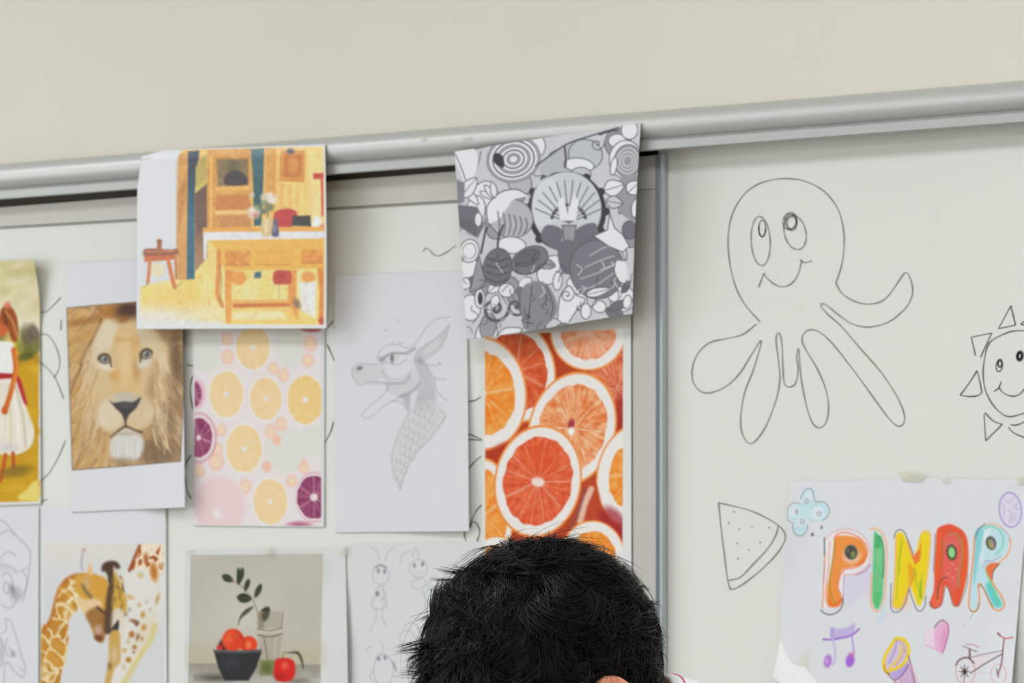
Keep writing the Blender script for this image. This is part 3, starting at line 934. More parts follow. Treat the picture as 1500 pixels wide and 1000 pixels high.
def art_pastel(A):
    A.T(3.03, 260, 460)
    A.poly([(76, -60), (640, -60), (637, 940), (74, 932)], (222, 215, 216), 2)
    wh = (224, 220, 218)
    for (x, y, rx, ry) in ((125, 160, 66, 100), (500, 150, 66, 90), (480, 600, 96, 104), (600, 560, 60, 70)):
        A.ell(x, y, rx, ry, (214, 214, 206), 0, 4)
    pk = (232, 190, 178)
    for (x, y, r_) in ((220, 110, 26), (222, 190, 28), (426, 240, 24), (470, 270, 26), (590, 130, 30), (580, 205, 26), (412, 520, 26), (460, 488, 26), (195, 515, 24), (172, 655, 34), (98, 695, 26), (180, 600, 24), (300, 765, 28), (396, 676, 22), (506, 740, 24), (560, 680, 24), (440, 560, 20)):
        A.ell(x, y, r_, r_ * 1.2, pk, 0, 3)
        A.ell(x, y, r_ * 0.72, r_ * 0.85, (236, 205, 178) if r_ > 23 else (234, 186, 164), 0, 3)
    A.poly([(560, 630), (575, 670), (548, 672)], pk, 3)
    pe, pe2 = (234, 207, 162), (230, 197, 148)
    for (x, y, rx, ry, sd) in ((335, 148, 86, 112, 1), (217, 355, 86, 118, 2), (392, 375, 80, 108, 3), (296, 597, 90, 120, 4), (412, 832, 86, 116, 5)):
        A.ell(x, y, rx * 1.04, ry * 1.04, (226, 206, 204), 0, 3)
        A.slice(x, y, rx, ry, 0, pe, pe2, wh, None, 0.87, 9, sd, 0.12, mem_a=0.12)
    A.ell(568, 380, 92, 122, (226, 206, 204), 0, 3)
    A.slice(568, 380, 88, 120, 0, (234, 203, 142), (230, 192, 126), wh, None, 0.9, 9, 6, 0.14, mem_a=0.12)
    A.ell(190, 850, 118, 138, (226, 206, 208), 0, 3)
    A.ell(185, 855, 108, 128, (224, 200, 202), 0, 3)
    A.ell(175, 885, 18, 22, (222, 218, 220), 0, 4)
    mg, mg2 = (122, 44, 84), (164, 88, 122)
    A.ell(90, 355, 36, 66, (222, 190, 200), 0, 3); A.slice(78, 355, 36, 66, 0, mg, mg2, (214, 170, 186), None, .8, 8, 7)
    A.ell(94, 548, 80, 112, (206, 150, 160), 0, 3)
    A.slice(94, 548, 72, 104, 0, mg, mg2, (226, 208, 212), None, 0.84, 9, 8, 0.14)
    A.ell(606, 812, 84, 112, (206, 160, 176), 0, 3)
    A.slice(606, 812, 84, 106, 0, mg, mg2, (226, 208, 212), None, 0.9, 9, 9, 0.2)
    A.ell(540, 940, 60, 22, (196, 130, 150), 0, 3)
    A.ell(540, 944, 34, 12, (130, 60, 90), 0, 3)
    A.ell(595, 62, 50, 18, (186, 116, 112), 0, 3)
    # white margins
    A.T(1, 0, 0)
    A.poly([(470.5, 380), (490, 380), (490, 790), (470.5, 790)], (210, 211, 212), 1.5)
    A.poly([(270, 380), (285.5, 380), (284.5, 790), (270, 790)], (212, 211, 213), 1.5)
    A.poly([(270, 768.5), (490, 770), (490, 790), (270, 790)], (210, 210, 211), 1.5)
    A.grain(4, 0.5, 2)


def art_dragon(A):
    A.T(3.574, 500, 450)
    c = (150, 152, 156)
    A.ell(120, 340, 60, 40, (196, 198, 200), 0, 8, 0.6)
    A.poly([(60, 340), (90, 295), (130, 300), (200, 310), (220, 360), (160, 390), (95, 405), (65, 375)], (198, 200, 202), 6, .8, True)
    A.poly([(215, 300), (250, 380), (320, 395), (365, 350), (390, 300), (405, 380), (380, 430), (310, 460), (240, 430)], (196, 198, 200), 7, .8, True)
    A.poly([(400, 290), (440, 290), (470, 340), (490, 430), (470, 520), (410, 520), (380, 540), (400, 440), (412, 380)], (184, 186, 190), 8, .9, True)
    A.poly([(400, 520), (480, 500), (545, 565), (500, 650), (400, 760), (345, 830), (310, 945), (275, 870), (262, 780), (300, 650), (350, 570)], (200, 201, 203), 8, .8, True)
    A.poly([(300, 465), (360, 455), (350, 540), (320, 480)], (170, 172, 176), 5, .8, True)
    A.poly([(395, 240), (430, 205), (500, 160), (560, 100), (530, 190), (470, 250), (410, 270)], (186, 188, 191), 5, .9, True)
    A.poly([(430, 225), (480, 180), (525, 160), (490, 220), (440, 245)], (204, 205, 207), 3, .8, True)
    L = [[(60, 320), (85, 295), (125, 295), (190, 300), (215, 290)], [(60, 320), (56, 355), (75, 385), (100, 408), (130, 398), (160, 388), (200, 392), (240, 400)],
         [(185, 270), (205, 225), (240, 200), (300, 195), (345, 215), (380, 200)], [(200, 285), (240, 245), (300, 235), (350, 245), (385, 215)], [(215, 300), (240, 290), (300, 300), (340, 270)],
         [(210, 320), (235, 365), (290, 378), (340, 360), (368, 330)], [(250, 390), (300, 392), (345, 372), (362, 350)], [(385, 290), (408, 330), (412, 380), (395, 420), (340, 450), (290, 480), (230, 510), (180, 555), (140, 580), (105, 565), (120, 545)],
         [(240, 420), (225, 450), (170, 500), (120, 545)], [(265, 490), (310, 495), (345, 530), (352, 555)], [(380, 200), (410, 160), (450, 100), (500, 60), (570, 50)], [(380, 285), (395, 235), (440, 200), (510, 150), (565, 92)],
         [(565, 92), (550, 150), (520, 210), (470, 255), (420, 285)], [(445, 300), (490, 305), (520, 292)], [(510, 285), (520, 300)], [(445, 300), (460, 340), (490, 370), (548, 378)], [(490, 370), (495, 430), (530, 470), (552, 488)],
         [(520, 535), (545, 568), (525, 605)], [(350, 555), (305, 650), (280, 720), (264, 790), (275, 860), (300, 920), (308, 950)], [(545, 568), (500, 640), (440, 710), (390, 765), (350, 820), (325, 890), (308, 950)],
         [(220, 120), (240, 122)], [(265, 190), (275, 178)], [(300, 190), (318, 185)], [(295, 60), (300, 75)]]
    for p in L:
        A.line(p, 1.3, c, 0.62, soft=1.8)
    for x in range(140, 240, 12):
        A.line([(x, 390), (x + 5, 404), (x + 10, 392)], 1.0, (170, 171, 174), .7, smooth=False)
    A.ell(95, 318, 14, 9, (104, 104, 106), -20, 4)
    A.ell(268, 265, 30, 20, (200, 201, 203), 0, 4)
    A.ell(266, 266, 7, 20, (92, 94, 98), 0, 3.5)
    A.ell(212, 272, 16, 12, (140, 142, 145), 0, 5, .9)
    A.line([(225, 262), (265, 243), (330, 240), (385, 215)], 2.4, (140, 142, 146), .8, soft=3)
    A.line([(245, 395), (242, 435)], 2, (150, 152, 155), .7, soft=3)
    A.line([(255, 402), (330, 395), (360, 360)], 2.4, (150, 152, 156), .7, soft=3)
    A.line([(310, 465), (360, 450), (408, 400)], 3, (150, 152, 156), .7, soft=4)
    A.ell(410, 280, 24, 16, (150, 152, 156), 30, 6, .8)
    # scales
    for r_ in range(9):
        t = r_ / 8
        cy = 560 + 330 * t
        cx = 425 - 130 * t ** 0.8
        wdt = 95 - 62 * t
        n = max(2, int(5 - 2.5 * t))
        for k in range(n):
            x = cx + (k - (n - 1) / 2) * wdt / n * 1.35 + (r_ % 2) * 9
            y = cy - (k - (n - 1) / 2) * -16
            rx_ = wdt / n * 0.72
            A.rim(x, y, rx_, 21, 1.2, (168, 170, 173), 10, .75, -10, 190)
    for k in range(50):
        x, y = rng.uniform(395, 500), rng.uniform(420, 560)
        A.rim(x, y, 9, 8, 1.0, (172, 173, 176), rng.uniform(0, 90), .6, 0, 200)
    A.grain(3, 0.3, 2)


def art_doodle(A):
    """A dense grey doodle collage of abstract swirls, fans, leaves and discs."""
    A.T(2.942, 640, 160)
    G = dict(w=(222, 222, 226), l=(196, 198, 202), m=(150, 149, 157), d=(118, 116, 126), k=(66, 64, 68))
    ink = (86, 85, 92)
    A.poly([(60, 170), (900, 40), (870, 900), (90, 1010)], G['l'], 2)

    def disc(x, y, rx, ry, c, rot=0, rings=0, lw=1.3):
        A.ell(x, y, rx, ry, c, rot)
        A.rim(x, y, rx, ry, lw, ink, rot)
        for k in range(rings):
            f = 0.68 - 0.26 * k
            A.ell(x, y, rx * f, ry * f, G['w'] if k % 2 == 0 else G['d'], rot)
            A.rim(x, y, rx * f, ry * f, 1.0, ink, rot)

    def leaf(x, y, L, wd, rot, c, veins=0):
        r = R(rot)
        def q(u, v): return (x + u * math.cos(r) - v * math.sin(r), y + u * math.sin(r) + v * math.cos(r))
        p = [q(0, 0), q(L * .3, -wd), q(L * .7, -wd * .8), q(L, 0), q(L * .7, wd * .8), q(L * .3, wd)]
        A.poly(p, c, 1.3, 1, True)
        A.line(p + [p[0]], 1.3, ink)
        if veins:
            A.line([q(0, 0), q(L, 0)], 1, ink)

    def swirl(x, y, r0, turns, c=ink, lw=1.4, a0=0):
        A.line([(x + r0 * (1 - t) * math.cos(a0 + t * turns * 6.28), y + r0 * (1 - t) * math.sin(a0 + t * turns * 6.28)) for t in np.linspace(0, .95, int(10 * turns) + 4)], lw, c)

    # background patches
    rs = np.random.default_rng(31)
    for k in range(70):
        x, y = rs.uniform(70, 880), rs.uniform(120, 990)
        low = y > 520
        c = [G['m'], G['d'], G['m'], G['w'], G['l']][rs.integers(0, 5)] if low else [G['l'], G['w'], G['l'], G['m'], (178, 180, 186)][rs.integers(0, 5)]
        if rs.random() < 0.5:
            disc(x, y, rs.uniform(25, 60), rs.uniform(28, 70), c, rs.uniform(-40, 40))
        else:
            leaf(x, y, rs.uniform(60, 120), rs.uniform(14, 30), rs.uniform(0, 360), c, rs.random() < .5)
    # upper left: big pale egg with a dark oval and petal beside it
    disc(330, 215, 112, 96, G['w'], -14)
    for k in range(5):
        A.rim(330, 215, 112 - 22 * k, 96 - 19 * k, 2.0 if k % 2 else 5, (84, 82, 90) if k % 2 else (150, 149, 157), -14)
    leaf(250, 190, 70, 20, 60, G['k'])
    A.line([(190, 180), (170, 260), (120, 330)], 1.4, ink)
    A.line([(150, 175), (215, 160)], 1.4, ink)
    A.poly([(75, 185), (160, 170), (175, 250), (130, 320), (95, 260)], G['w'], 1.5, 1, True)
    A.line([(75, 185), (100, 240), (130, 320)], 1.3, ink)
    A.poly([(440, 235), (560, 150), (640, 140), (620, 260), (540, 310), (470, 290)], (178, 182, 188), 1.5, 1, True)
    A.line([(425, 245), (480, 205), (560, 150), (660, 115), (780, 80)], 2.0, (70, 68, 74))
    # upper centre: cloud with swirl
    disc(640, 195, 74, 66, (184, 188, 192), 10)
    swirl(690, 150, 30, 1.4)
    disc(612, 240, 66, 30, G['w'], 6)
    disc(620, 280, 44, 30, (190, 192, 196), 0)
    disc(512, 300, 40, 26, (160, 160, 168), -20)
    A.line([(550, 160), (556, 215), (552, 250)], 3, (84, 82, 88))
    A.line([(575, 340), (560, 380), (600, 400)], 2, ink)
    # upper right: nested arches
    disc(830, 90, 36, 40, G['w'], 10)
    disc(812, 215, 70, 82, G['w'], 8)
    disc(822, 222, 58, 70, G['m'], 8)
    for k in range(3):
        A.rim(822, 222, 46 - 13 * k, 56 - 16 * k, 2.2, (196, 198, 202), 8)
    disc(762, 245, 14, 40, G['w'], 10)
    A.line([(700, 110), (745, 95), (780, 92)], 2.5, (80, 78, 84))
    A.poly([(790, 300), (870, 290), (870, 470), (800, 455), (772, 380)], G['m'], 1.5, 1, True)
    leaf(720, 350, 90, 34, -16, G['w'], 1)
    leaf(730, 395, 70, 26, 10, G['l'], 1)
    leaf(822, 360, 70, 30, -42, G['w'], 1)
    leaf(870, 380, 90, 20, 105, G['w'])
    # centre: the large fan with dark scalloped rims
    A.ell(560, 440, 170, 172, (92, 90, 98), 0)
    A.rim(560, 440, 160, 160, 6.0, (60, 58, 62), 0, 1, 120, 240)
    A.rim(560, 440, 160, 160, 5.0, (60, 58, 62), 0, 1, -70, 50)
    for t in (135, 160, 185, 210, 235, -60, -30, 0, 30):
        A.ell(560 + 168 * math.cos(R(t)), 440 + 168 * math.sin(R(t)), 18, 18, (64, 62, 66), 0)
    A.ell(560, 430, 148, 160, (196, 200, 206), 0)
    A.ell(470, 400, 60, 110, (206, 210, 214), 8, 3)
    for t in np.linspace(-165, -15, 12):
        A.line([(568, 490), (568 + 150 * math.cos(R(t)), 470 + 165 * math.sin(R(t)))], 1.6, (104, 103, 110))
        A.ell(568 + 74 * math.cos(R(t)), 485 + 74 * math.sin(R(t)), 8, 8, (84, 83, 90))
    A.poly([(520, 400), (545, 370), (562, 450), (590, 360), (612, 400), (600, 480), (530, 480)], G['w'], 2)
    A.poly([(540, 500), (600, 500), (590, 600), (550, 600)], (150, 149, 157), 2)
    A.line([(540, 500), (550, 600), (590, 600), (600, 500), (540, 500)], 1.6, (84, 83, 90), smooth=False)
    A.poly([(470, 500), (540, 520), (520, 600), (450, 560)], (112, 110, 120), 2, 1, True)
    A.poly([(600, 520), (680, 490), (690, 560), (610, 600)], (112, 110, 120), 2, 1, True)
    # left centre: tufted bulb
    disc(320, 470, 96, 84, (176, 178, 184), 10)
    A.poly([(220, 490), (215, 420), (270, 360), (340, 345), (395, 370), (330, 390), (300, 430), (270, 470)], G['w'], 1.6, 1, True)
    A.line([(220, 490), (215, 420), (270, 360), (340, 345), (395, 370)], 1.6, ink)
    for a in (-30, 0, 30):
        leaf(250, 380, 70, 14, 230 + a, G['w'])
    for k in range(6):
        A.line([(262 + 24 * k, 440 + 6 * k), (270 + 24 * k, 500), (264 + 22 * k, 540)], 1.6, ink)
    disc(322, 585, 62, 36, G['w'], 4)
    A.line([(285, 500), (265, 560), (262, 610)], 3, (70, 68, 74))
    A.line([(212, 510), (200, 570), (190, 620)], 3, (70, 68, 74))
    # left edge column
    A.poly([(85, 410), (175, 420), (205, 500), (175, 555), (90, 500)], (112, 110, 120), 2)
    leaf(100, 380, 110, 30, -50, G['w'], 1)
    disc(178, 475, 16, 30, G['w'], 0)
    for k in range(4):
        A.rim(115, 530, 50 - k * 11, 50 - k * 11, 1.2, ink, 0, 1, 180, 380)
    disc(140, 610, 42, 50, G['w'], 10, 1)
    A.poly([(85, 300), (120, 320), (118, 400), (88, 410)], (130, 128, 138), 2)
    # lower left
    disc(262, 680, 62, 82, (112, 110, 120), 8)
    for k in range(4):
        A.line([(215, 640 + 30 * k), (262, 655 + 30 * k), (312, 640 + 30 * k)], 1.8, (80, 78, 86))
    A.poly([(180, 625), (215, 760), (140, 790)], (150, 149, 157), 1.5)
    A.line([(180, 625), (215, 760), (140, 790), (180, 625)], 1.4, ink, smooth=False)
    leaf(100, 740, 50, 26, 30, G['w'])
    disc(145, 855, 44, 56, G['w'], 0)
    disc(185, 815, 22, 42, G['w'], 0)
    disc(187, 815, 10, 26, G['k'], 0)
    disc(400, 650, 84, 56, (120, 118, 128), -26)
    disc(390, 640, 58, 32, (104, 102, 112), -26)
    A.line([(320, 690), (390, 712), (470, 655)], 1.6, ink)
    swirl(250, 860, 60, 1.6, (92, 90, 100), 5)
    swirl(340, 850, 44, 1.4, (92, 90, 100), 4)
    leaf(260, 800, 60, 18, 110, G['w'])
    disc(300, 780, 34, 30, G['w'], 0)
    # lower centre: draped shape
    A.poly([(370, 770), (420, 740), (480, 760), (520, 860), (470, 930), (380, 950), (365, 860)], (136, 134, 143), 2, 1, True)
    A.line([(410, 760), (400, 850), (390, 940)], 1.6, ink)
    A.line([(470, 760), (500, 840), (490, 900)], 1.6, ink)
    A.poly([(520, 600), (560, 560), (620, 600), (600, 700), (540, 700)], (112, 110, 120), 2, 1, True)
    disc(520, 740, 20, 40, G['w'], 5)
    # lower right: big dark dome with pale wedge cut-outs
    disc(690, 690, 118, 128, (122, 120, 130), -8)
    for k in range(4):
        A.line([(600 + 20 * k, 780 - 50 * k), (680 + 16 * k, 760 - 56 * k), (770 - 4 * k, 700 - 34 * k)], 2.2, (170, 169, 178))
    leaf(640, 800, 110, 18, -14, G['w'], 1)
    A.poly([(770, 655), (815, 665), (820, 750), (790, 745), (765, 700)], G['w'], 1.5, 1, True)
    A.line([(770, 655), (765, 700), (790, 745), (820, 750)], 1.4, ink)
    A.poly([(675, 545), (735, 520), (745, 450), (765, 510), (800, 540), (830, 590), (800, 615), (740, 590)], G['w'], 1.6, 1)
    A.line([(675, 545), (735, 520), (745, 450), (765, 510), (800, 540), (830, 590), (800, 615), (740, 590), (675, 545)], 1.4, ink, smooth=False)
    disc(830, 520, 32, 40, (112, 110, 120), 0)
    A.poly([(520, 900), (530, 810), (570, 760), (600, 800), (640, 820), (600, 870), (570, 915)], G['w'], 1.5, 1, True)
    A.line([(520, 900), (530, 810), (570, 760), (600, 800), (640, 820), (600, 870), (570, 915)], 1.5, ink)
    swirl(560, 800, 30, 1.5)
    disc(642, 870, 22, 34, G['w'], 0)
    disc(700, 850, 30, 26, G['w'], 20)
    leaf(740, 860, 110, 18, -20, (112, 110, 120))
    leaf(800, 790, 60, 14, -60, (100, 98, 108))
    disc(820, 830, 18, 30, G['w'], 12)
    rs2 = np.random.default_rng(5)
    for k in range(70):
        x, y = rs2.uniform(80, 860), rs2.uniform(600, 960)
        A.line([(x, y), (x + rs2.uniform(-25, 25), y + rs2.uniform(5, 30)), (x + rs2.uniform(-30, 30), y + rs2.uniform(20, 50))], 1.3, [ink, G['w'], G['k']][rs2.integers(0, 3)], .8)
    # paper margins at the edges
    A.line([(868, 50), (880, 300), (868, 470), (850, 890)], 2.2, (206, 206, 210), .9)
    A.line([(76, 185), (84, 500), (95, 850), (130, 1010)], 1.6, (200, 200, 204), .8)


def art_grapefruit(A):
    A.T(2.5, 680, 460)
    A.poly([(76, 81), (570, 52), (582, 150), (580, 1060), (78, 1060)], (176, 62, 26), 2)
    pith, rind = (226, 221, 218), (226, 140, 66)
    rd, rd2 = (206, 78, 34), (226, 124, 78)
    og, og2 = (226, 120, 22), (238, 166, 86)
    pk, pk2 = (214, 104, 44), (240, 188, 148)
    A.slice(190, 210, 145, 190, -10, (196, 66, 28), (220, 110, 64), pith, rind, .78, 10, 1)
    A.slice(560, 270, 110, 130, 0, (190, 70, 40), (226, 140, 100), (226, 200, 190), (200, 90, 50), .96, 9, 12)
    A.ell(575, 360, 26, 60, (150, 30, 28), 0, 8, .8)
    A.slice(455, 60, 142, 148, 8, (222, 128, 80), (240, 180, 150), pith, rind, .72, 10, 2)
    A.slice(70, 290, 160, 210, -6, og, og2, pith, rind, .73, 10, 3, .06)
    A.ell(130, 510, 70, 30, (170, 50, 20), -30, 6, .8)
    A.slice(70, 740, 110, 215, 0, og, og2, pith, rind, .8, 9, 4)
    A.slice(395, 420, 160, 214, 16, pk, pk2, pith, rind, .775, 11, 5)
    A.ell(392, 402, 12, 18, (160, 50, 60), 20, 3)
    A.ell(392, 428, 11, 14, (236, 232, 226), 0, 3)
    A.slice(620, 590, 136, 190, 10, og, og2, pith, rind, .66, 8, 6)
    A.poly([(440, 625), (480, 615), (520, 760), (575, 790), (578, 850), (460, 830), (400, 760)], (182, 66, 34), 5, 1, True)
    A.ell(545, 770, 45, 70, (150, 30, 44), -30, 8, .7)
    A.line([(465, 640), (440, 700), (425, 760)], 9, (226, 190, 170), .9, soft=4)
    A.line([(440, 640), (420, 720), (390, 780)], 3, (90, 76, 110), .6, soft=4)
    A.slice(470, 890, 120, 136, 0, og, (240, 160, 70), pith, rind, .7, 8, 7)
    A.slice(270, 612, 160, 208, 10, (206, 68, 32), (226, 116, 76), pith, rind, .785, 12, 8)
    A.ell(270, 614, 24, 17, (232, 214, 204), 10, 3)
    A.ell(280, 530, 60, 60, (214, 74, 24), 0, 20, .5)
    A.slice(120, 960, 120, 150, 0, og, og2, pith, rind, .75, 9, 17)
    A.slice(330, 990, 120, 120, 0, rd, rd2, pith, rind, .78, 9, 18)
    A.grain(14, 0.6, 4)
    A.T(1, 0, 0)
    A.poly([(913, 440), (940, 440), (940, 920), (911.5, 920), (912.5, 560)], (214, 214, 212), 1.3)
    A.poly([(690, 440), (710, 440), (711, 920), (690, 920)], (212, 213, 208), 1.3)
    A.poly([(690, 430), (940, 430), (940, 479), (905, 481.5), (710, 491.5), (690, 492)], (202, 201, 196), 1.3)


def art_giraffe(A):
    A.T(4.76, 50, 790)
    A.poly([(66, 22), (906, 40), (906, 1600), (60, 1600)], lambda x, y: blend((214, 209, 202), (205, 206, 208), (y - 40) / 250), 2)

    def patches(poly, base, line, n, seed, box_, th=7, dark=(168, 106, 26)):
        B = Art(A.X, A.Y, (0, 0, 0)); B.T(4.76, 50, 790); B.poly(poly, (1, 1, 1), 2.0, 1, True)
        m = B.C[:, 0]
        i = np.nonzero(m > 0.01)[0]
        if not len(i): return
        rs = np.random.default_rng(seed)
        px = rs.uniform(box_[0], box_[2], n); py = rs.uniform(box_[1], box_[3], n)
        x, y = (A.X[i] - 50) * 4.76, (A.Y[i] - 790) * 4.76
        x = x + 30 * (vnoise(x * .03, y * .03, seed) - .5); y = y + 30 * (vnoise(x * .04, y * .04, seed + 9) - .5)
        d = np.sqrt((x[:, None] - px) ** 2 + ((y[:, None] - py) * 0.8) ** 2)
        ds = np.sort(d, axis=1)[:, :2]
        k = np.argmin(d, axis=1)
        e = np.clip((ds[:, 1] - ds[:, 0] - th) / 14, 0, 1)[:, None]
        tone = (rs.uniform(0, 1, n)[k] * 0.5 + 0.5 * vnoise(x * .02, y * .02, 3))[:, None]
        body = np.asarray(base) * (1 - tone) + np.asarray(dark) * tone
        A.mix(i, m[i], np.asarray(line) * (1 - e) + body * e)

    # left giraffe: neck curves up and over, head hangs down
    neck = [(40, 700), (110, 560), (150, 400), (210, 290), (290, 245), (380, 240), (350, 330), (300, 490), (245, 560), (240, 700), (220, 850), (180, 1010), (170, 1600), (30, 1600)]
    patches(neck, (202, 148, 58), (222, 202, 158), 62, 3, (20, 220, 420, 1500), 5)
    A.line([(60, 650), (120, 540), (160, 380), (215, 285), (300, 245), (420, 250)], 4, (176, 96, 34), .8, soft=4)
    A.line([(60, 690), (58, 900), (42, 1000)], 4, (196, 150, 70), .6, soft=4)
    headp = [(300, 250), (400, 240), (480, 262), (520, 320), (515, 450), (505, 600), (480, 715), (430, 700), (410, 640), (370, 540), (330, 480), (290, 420)]
    A.poly(headp, (204, 152, 64), 3, 1, True)
    A.poly([(300, 400), (360, 420), (420, 410), (470, 440), (450, 500), (360, 520), (320, 480)], (222, 196, 156), 5, .9, True)
    A.poly([(360, 520), (440, 470), (505, 520), (500, 640), (470, 700), (430, 690), (405, 620)], (146, 100, 50), 6, .9, True)
    A.ell(470, 330, 40, 60, (206, 150, 56), 0, 8, .9)
    A.ell(445, 630, 28, 36, (190, 156, 134), 0, 6, .9)
    A.ell(452, 688, 30, 20, (100, 56, 34), 20, 5, .9)
    A.line([(440, 470), (480, 505), (505, 515)], 3, (60, 44, 36), .9, soft=3)
    A.line([(340, 320), (360, 360), (395, 400)], 5, (96, 84, 70), .7, soft=4)
    A.ell(365, 300, 20, 40, (196, 170, 140), -20, 5, .7)
    A.poly([(372, 240), (385, 165), (402, 200), (408, 250)], (226, 176, 120), 3, 1, True)
    A.line([(335, 210), (330, 150), (340, 90)], 3.5, (168, 168, 174), .8, soft=2)
    A.ell(346, 72, 12, 10, (170, 134, 134), 0, 4, .9)
    for (x, y, rx, ry) in ((180, 360, 20, 44), (230, 390, 26, 34), (260, 470, 24, 36), (210, 460, 16, 40)):
        A.ell(x, y, rx, ry, (204, 150, 62), 20, 4, .6)
    for p in ([(240, 330), (285, 380), (310, 400)], [(190, 440), (240, 480), (270, 520)], [(285, 380), (300, 440), (310, 480)], [(230, 440), (260, 410), (300, 380)]):
        A.line(p, 3, (228, 212, 178), .9, soft=2)
    # right giraffe: dark crest, face, white spotted neck
    A.poly([(470, 215), (480, 170), (530, 148), (580, 158), (600, 195), (575, 205), (555, 190), (560, 260), (590, 300), (570, 360), (530, 350), (515, 270), (500, 230)], (76, 54, 38), 4, 1, True)
    A.poly([(560, 220), (600, 300), (640, 400), (650, 520), (600, 640), (520, 650), (515, 500), (525, 380), (555, 330)], (196, 156, 66), 5, 1, True)
    for k in range(40):
        x, y = rng.uniform(515, 620), rng.uniform(250, 480)
        A.line([(x, y), (x + rng.uniform(-10, 14), y + rng.uniform(15, 40))], 1.8, random.choice([(84, 62, 34), (206, 168, 76), (150, 112, 50), (120, 88, 50)]), .7, soft=2)
    A.poly([(515, 340), (550, 350), (540, 480), (560, 560), (520, 650), (490, 640), (495, 500)], (74, 52, 38), 5, .9, True)
    A.poly([(620, 240), (700, 200), (900, 230), (892, 500), (850, 640), (780, 760), (700, 880), (640, 1010), (620, 1600), (540, 1600), (540, 1010), (600, 800), (585, 640), (640, 520), (650, 400)], (216, 212, 206), 5, 1, True)
    A.poly([(550, 500), (600, 480), (640, 560), (620, 700), (600, 860), (570, 700), (540, 620)], (214, 206, 196), 6, .9, True)
    A.poly([(510, 640), (545, 610), (588, 560), (586, 630), (550, 655), (515, 655)], (50, 46, 48), 3, 1, True)
    A.poly([(525, 655), (590, 640), (600, 740), (600, 850), (560, 900), (530, 1010), (490, 1200), (490, 1010), (520, 850)], (196, 156, 80), 5, 1, True)
    A.ell(560, 800, 24, 50, (206, 186, 156), 0, 7, .8)
    A.ell(526, 880, 12, 20, (110, 76, 40), 0, 5, .8)
    top = [(660, 215), (700, 120), (735, 45), (905, 42), (900, 200), (840, 290), (800, 260), (740, 200)]
    patches(top, (186, 110, 42), (232, 214, 190), 26, 11, (650, 30, 920, 320), 14, (150, 76, 28))
    A.poly([(680, 230), (760, 190), (810, 240), (800, 300), (740, 330), (670, 300)], (216, 212, 206), 6, .9, True)
    A.ell(742, 250, 20, 20, (198, 182, 130), 0, 5)
    A.ell(835, 225, 26, 62, (186, 116, 50), -8, 5)
    A.ell(780, 132, 16, 34, (160, 88, 44), 0, 5)
    A.line([(665, 215), (700, 130), (735, 45)], 5, (150, 74, 34), .9, soft=3)
    for (x, y, rx, ry, c) in ((668, 402, 26, 14, (206, 160, 96)), (860, 415, 12, 34, (190, 150, 90)), (733, 456, 10, 12, (196, 150, 90)), (758, 524, 15, 22, (190, 134, 60)), (665, 490, 8, 12, (160, 144, 130)), (640, 522, 10, 12, (150, 128, 110)), (700, 570, 30, 12, (120, 70, 40)), (680, 660, 20, 24, (170, 110, 46)), (765, 612, 18, 22, (186, 128, 52)),
                              (722, 680, 12, 22, (130, 84, 40)), (752, 690, 10, 12, (160, 110, 60)), (700, 750, 16, 16, (160, 106, 40)), (630, 772, 14, 16, (200, 160, 90)), (655, 710, 10, 14, (196, 160, 110)), (658, 838, 20, 20, (176, 122, 36)), (715, 590, 12, 14, (110, 64, 40)), (785, 432, 9, 10, (180, 178, 172)), (810, 490, 8, 14, (190, 176, 150)), (695, 785, 8, 8, (140, 100, 60)), (625, 890, 10, 16, (196, 180, 130))):
        A.ell(x, y, rx, ry, c, 15, 4, .95)
    A.line([(840, 600), (810, 700), (730, 820), (650, 960), (620, 1010)], 8, (206, 190, 110), .75, soft=6)
    A.ell(770, 640, 90, 30, (206, 180, 120), -60, 16, .4)
    A.grain(8, 0.5, 8)
    A.T(1, 0, 0)
    A.poly([(239.5, 750), (260, 750), (260, 1130), (240.5, 1130)], (212, 212, 214), 1.3)
    A.line([(62, 935), (58, 960), (57, 1000), (57, 1120)], 3, (198, 146, 46), .9)


